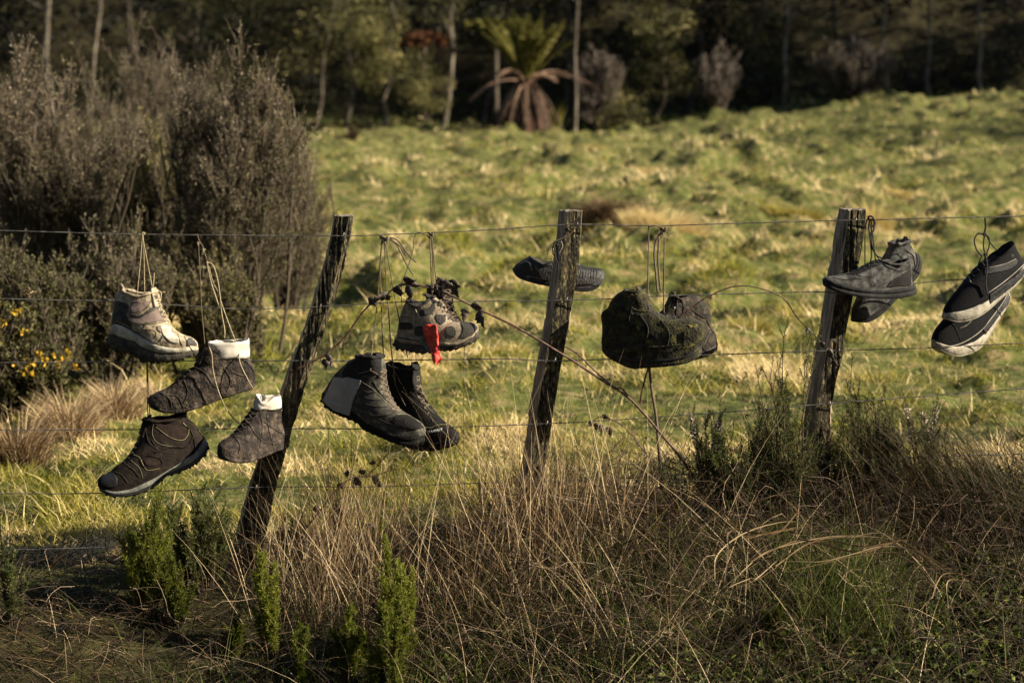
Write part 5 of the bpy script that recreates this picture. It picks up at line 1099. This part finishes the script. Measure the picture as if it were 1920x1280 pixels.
def clump(label, spec, mat, name, cat, kind=None):
    """spec rows: px, Y, n, spreadx, spready, len(lo,hi), width, lean(lo,hi), curl(lo,hi), rnd(lo,hi), azimuth bias"""
    g = Geo(); rng = np.random.default_rng(len(label)*3)
    for (px, Y, n, sx, sy, L, W, ln, cu, rd, az) in spec:
        x0 = (px-960)/FPX*(Y-CAMY); x = x0+rng.normal(size=n)*sx; y = Y+rng.normal(size=n)*sy
        a = rng.uniform(0, 2*PI, n) if az is None else az+rng.normal(size=n)*.6
        blades(g, np.stack([x, y, H(x, y)-.02], -1), rng.uniform(*L, n), W*rng.uniform(.6, 1.3, n), a, rng.uniform(*ln, n), rng.uniform(*cu, n), rng.uniform(*rd, n), 5, rng)
    x0 = (spec[0][0]-960)/FPX*(spec[0][1]-CAMY); org = (x0, spec[0][1], gz(x0, spec[0][1]))
    o = g.build(name, mat, origin=org); o.location = org; props(o, label, cat, kind=kind); return o
clump('tall dry straw stalks and matted dead grass along the fence line', [
  (640, .0, 520, .14, .06, (.22, .5), .0024, (.0, .3), (.1, .6), (.25, .9), None), (600, -.25, 260, .12, .10, (.2, .42), .0024, (.0, .5), (.2, 1), (.2, .8), None),
  (1000, -.1, 900, .14, .12, (.20, .52), .0026, (.0, .7), (.2, 1.2), (.2, 1), None), (1010, -.2, 120, .16, .10, (.45, .72), .0022, (.0, .4), (.1, .6), (.7, 1), None), (1180, -.05, 900, .20, .10, (.15, .38), .0024, (.1, .9), (.3, 1.5), (.1, .8), None),
  (900, -.35, 350, .14, .12, (.2, .45), .0024, (.2, 1.0), (.3, 1.2), (.3, 1), None), (1150, -.5, 420, .35, .18, (.2, .55), .0024, (.3, 1.2), (.2, 1.0), (.3, 1), None),
  (1380, -.3, 300, .25, .15, (.2, .5), .0024, (.3, 1.3), (.2, 1.2), (.2, .9), None), (1700, -.2, 700, .22, .15, (.2, .5), .0026, (.2, 1.2), (.4, 1.6), (.0, .6), None),
  (1860, .0, 1000, .16, .12, (.3, .62), .0030, (.2, .9), (.4, 1.5), (.0, .45), PI), (480, -.4, 160, .2, .2, (.15, .4), .0024, (.4, 1.3), (.2, 1.2), (.3, 1), None),
  (150, -.5, 260, .3, .2, (.15, .4), .0024, (.7, 1.5), (.1, .8), (.1, .7), None), (1500, -.6, 300, .5, .15, (.2, .5), .0022, (.4, 1.3), (.1, 1.0), (.3, 1), None), (1100, -.55, 120, .35, .12, (.3, .6), .0024, (.2, 1.1), (.1, .9), (.85, 1), None), (1550, -.45, 110, .35, .15, (.25, .6), .0024, (.3, 1.2), (.3, 1.2), (.8, 1), None), (620, -.2, 160, .14, .1, (.3, .55), .0022, (.1, .6), (.1, .7), (.85, 1), None), (150, -.6, 420, .35, .15, (.15, .45), .0024, (.9, 1.5), (.1, .6), (.3, 1), None), (120, -.3, 260, .3, .1, (.12, .35), .0024, (.7, 1.4), (.3, 1.2), (.5, 1), None)], M_straw, 'dry_grass', 'dry grass', 'stuff')  # rows of bright blades paint in the lit straw of the near bank
clump('green grass growing through the dead growth on the near bank', [
  (1590, -.45, 900, .10, .08, (.12, .34), .0026, (.0, .6), (.2, 1.2), (.3, 1), None), (1250, -.85, 900, .45, .2, (.05, .2), .0034, (.1, 1.), (.2, 1.4), (.2, .9), None), (880, -.85, 900, .35, .2, (.05, .16), .0040, (.2, 1.), (.3, 1.4), (.2, .9), None),
  (1700, -.8, 700, .35, .2, (.06, .2), .0034, (.1, 1.), (.2, 1.4), (.1, .7), None), (500, -.7, 500, .3, .2, (.05, .2), .0034, (.1, 1), (.2, 1.4), (.1, .7), None), (1100, -.62, 2600, .9, .10, (.05, .17), .0036, (.1, 1.2), (.2, 1.4), (.35, 1), None), (1300, -.45, 1500, .7, .12, (.05, .2), .0030, (.1, 1.2), (.2, 1.4), (.3, 1), None), (1150, -.3, 900, .5, .15, (.1, .3), .0028, (.1, .9), (.2, 1.2), (.2, .9), None), (1880, .0, 600, .12, .1, (.2, .48), .0030, (.1, .8), (.5, 1.6), (.0, .3), PI), (150, -.3, 1800, .45, .4, (.03, .10), .0030, (.1, 1), (.2, 1.4), (.1, .6), None)], M_green, 'bank_grass', 'grass', 'stuff')
def weeds():
    rng = np.random.default_rng(15); g = Geo(); n = 2600; x = rng.uniform(-.5, 1.9, n); y = rng.uniform(-.85, -.25, n)
    keep = fbm(x*2.2, y*3, 2, 44) > .47; x, y = x[keep], y[keep]; m = len(x); c = np.stack([x, y, H(x, y)+rng.uniform(.0, .05, m)], -1)
    c = np.repeat(c, 5, 0)+rng.normal(size=(m*5, 3))*.008; d = rng.normal(size=(m*5, 3)); d[:, 2] = abs(d[:, 2])*.6+.2
    leaves(g, c, rng.uniform(.012, .028, m*5), rng.random(m*5), rng, .55, d)
    o = g.build('low_weeds', M_green, origin=(0, -.5, 0)); o.location = (0, -.5, 0); props(o, 'small leaved green ground weeds at the foot of the near bank', 'weeds', kind='stuff')
weeds()
def litter():
    rng = np.random.default_rng(77); g = Geo(); n = 13000
    x = rng.uniform(-1.9, 1.9, n); y = rng.uniform(-1.2, .25, n); dens = (x > -.45) | (rng.random(n) < .45); x = x[dens]; y = y[dens]; n = len(x)
    hgt = np.where(x > -.1, .15, .04)*np.exp(-((y+.1)/.7)**2)
    st = np.stack([x, y, H(x, y)+rng.random(n)*hgt], -1); d = rng.normal(size=(n, 3)); d[:, 2] = abs(d[:, 2])*.5+.05
    P = grow(st, d, rng.uniform(.06, .26, n), 6, -.05, .28, rng); tubes(g, P, np.linspace(.0012, .0006, 6)[None]*np.ones((n, 1)), rng.random(n)**1.3, 3)
    c, dd = kids(P, 14000, 1.2, .1, rng); leaves(g, c, rng.uniform(.006, .016, 14000), rng.random(14000)**1.5*.8, rng, .4, dd)
    o = g.build('dead_undergrowth', M_litter, origin=(0, -.5, 0)); o.location = (0, -.5, 0); props(o, 'brown tangle of dead stems and litter under the fence', 'undergrowth', kind='stuff')
litter()
# arching straw leaves at the right
def arch():
    c = at(1560, 1060, -.3); e = empty('arching_straw_clump', tuple(c), 'clump of long pale arching dead leaves below the right post', 'grass clump'); rng = np.random.default_rng(9)
    for pts, w_ in (([(1343, 1085), (1350, 1040), (1385, 1005), (1440, 983), (1500, 980), (1540, 1000)], .008), ([(1390, 1070), (1440, 1030), (1530, 1010), (1600, 1003), (1680, 1015), (1740, 1045), (1800, 1090)], .009), ([(1450, 1060), (1520, 1020), (1620, 1012), (1700, 1030), (1780, 1080), (1850, 1150)], .007),
                  ([(1480, 1075), (1560, 1050), (1650, 1035), (1720, 1045), (1790, 1090)], .006), ([(1400, 1010), (1450, 995), (1480, 985), (1520, 985)], .006), ([(1350, 1090), (1390, 1095), (1430, 1080), (1470, 1050)], .006),
                  ([(1600, 1005), (1660, 1003), (1740, 1040), (1830, 1120), (1900, 1200)], .006), ([(1750, 1120), (1770, 1080), (1800, 1075), (1830, 1110), (1870, 1180)], .006)):
      for rep in range(2):
        P = cr([tuple(at(a+rng.normal()*(3+14*rep), b+rng.normal()*(2+9*rep), -.78+.03*i-.05*rep)) for i, (a, b) in enumerate(pts)], 40); P += np.cumsum(rng.normal(size=(40, 3)), 0)*.0004
        T = nrm(np.gradient(P, axis=0)); sd = nrm(np.cross(T, [0.1, .9, .5]))*(w_*rng.uniform(.18, .45)*np.sin(np.linspace(.5, PI-.1, 40)))[:, None]; mid_ = P+np.cross(sd, T)*.4
        V = np.stack([P-sd, mid_, P+sd], 1).reshape(-1, 3); idx = np.arange(120).reshape(40, 3); Q = np.concatenate([np.stack([idx[:-1, j], idx[:-1, j+1], idx[1:, j+1], idx[1:, j]], -1) for j in (0, 1)])
        link('dead_leaf', npmesh('dead_leaf', V-np.array(c), Q, np.full(120, rng.uniform(.55, .95))), M_straw, e)
arch()
# gorse with yellow flowers
def gorse():
    Y = 2.7; s = (Y-CAMY)/FPX; rng = np.random.default_rng(6)
    for (px, tp, w_, lb) in ((15, 535, 120, 'gorse bush with yellow flowers at the left frame edge'), (75, 640, 110, 'low gorse sprig with yellow flowers left of the beige boot')):
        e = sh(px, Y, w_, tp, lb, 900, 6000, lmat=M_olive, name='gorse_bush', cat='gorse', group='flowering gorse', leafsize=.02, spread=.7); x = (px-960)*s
        k = 17
        for i in range(k):
            g = Geo()
            fx = x+rng.normal()*w_*s*.30; fz = CAMZ+(90-(rng.uniform(max(tp, 560)+10, 700) if tp < 600 else rng.uniform(655, 700)))*s; c = np.array([fx, Y+rng.normal()*.05-.05, fz])+rng.normal(size=(9, 3))*.006
            leaves(g, c, .016, rng.random(9), rng, .8); g.build('flower', M_yel, e)
gorse()
def umbel():
    c = at(52, 620, .1); e = empty('seed_head', (c.x, .1, gz(c.x, .1)), 'dead umbel seed head on a thin stem at the far left', 'plant'); g = Geo(); t = at(55, 550, .1); rng = np.random.default_rng(1)
    P = cr([(c.x-.09, .1, c.z-.0), tuple(at(20, 580, .1)), tuple(t)], 20); tubes(g, P[None], np.full((1, 20), .0012), [.3], 5)
    n = 40; d = nrm(rng.normal(size=(n, 3)))*.02; st = np.tile(np.array(t), (n, 1)); tubes(g, np.stack([st, st+d], 1), np.full((n, 2), .0006), rng.random(n), 3); leaves(g, st+d, .006, rng.random(n), rng, .9); g.build('stalk', M_straw, e)
    g = Geo(); z0 = gz(c.x-.09, .1); tubes(g, cr([(c.x-.1, .1, z0), (c.x-.11, .1, (z0+c.z)/2), (c.x-.09, .1, c.z)], 12)[None], np.full((1, 12), .0018), [.3], 5); g.build('stem', M_straw, e)
umbel()
def deadwood():
    c = at(120, 1240, -.75); x, y = c.x, -.75; z = gz(x, y)+.02; g = Geo(); rng = np.random.default_rng(3)
    P = cr([(x-.10, y, z+.03), (x-.07, y+.01, z+.012), (x+.02, y, z+.02), (x+.13, y-.02, z)], 30)-np.array([x, y, z]); tubes(g, P[None], (.012+.003*np.sin(np.arange(30)*.7))[None], [.5], 9)
    P = cr([(x-.09, y, z+.03), (x-.02, y+.03, z+.05), (x+.08, y+.05, z+.045)], 20)-np.array([x, y, z]); tubes(g, P[None], np.linspace(.006, .003, 20)[None], [.5], 6)
    o = g.build('fallen_branch', M_bark, origin=(0, 0, 0), smooth=True); o.location = (x, y, z); props(o, 'grey weathered fallen branch lying in the bottom left corner', 'branch')
deadwood()
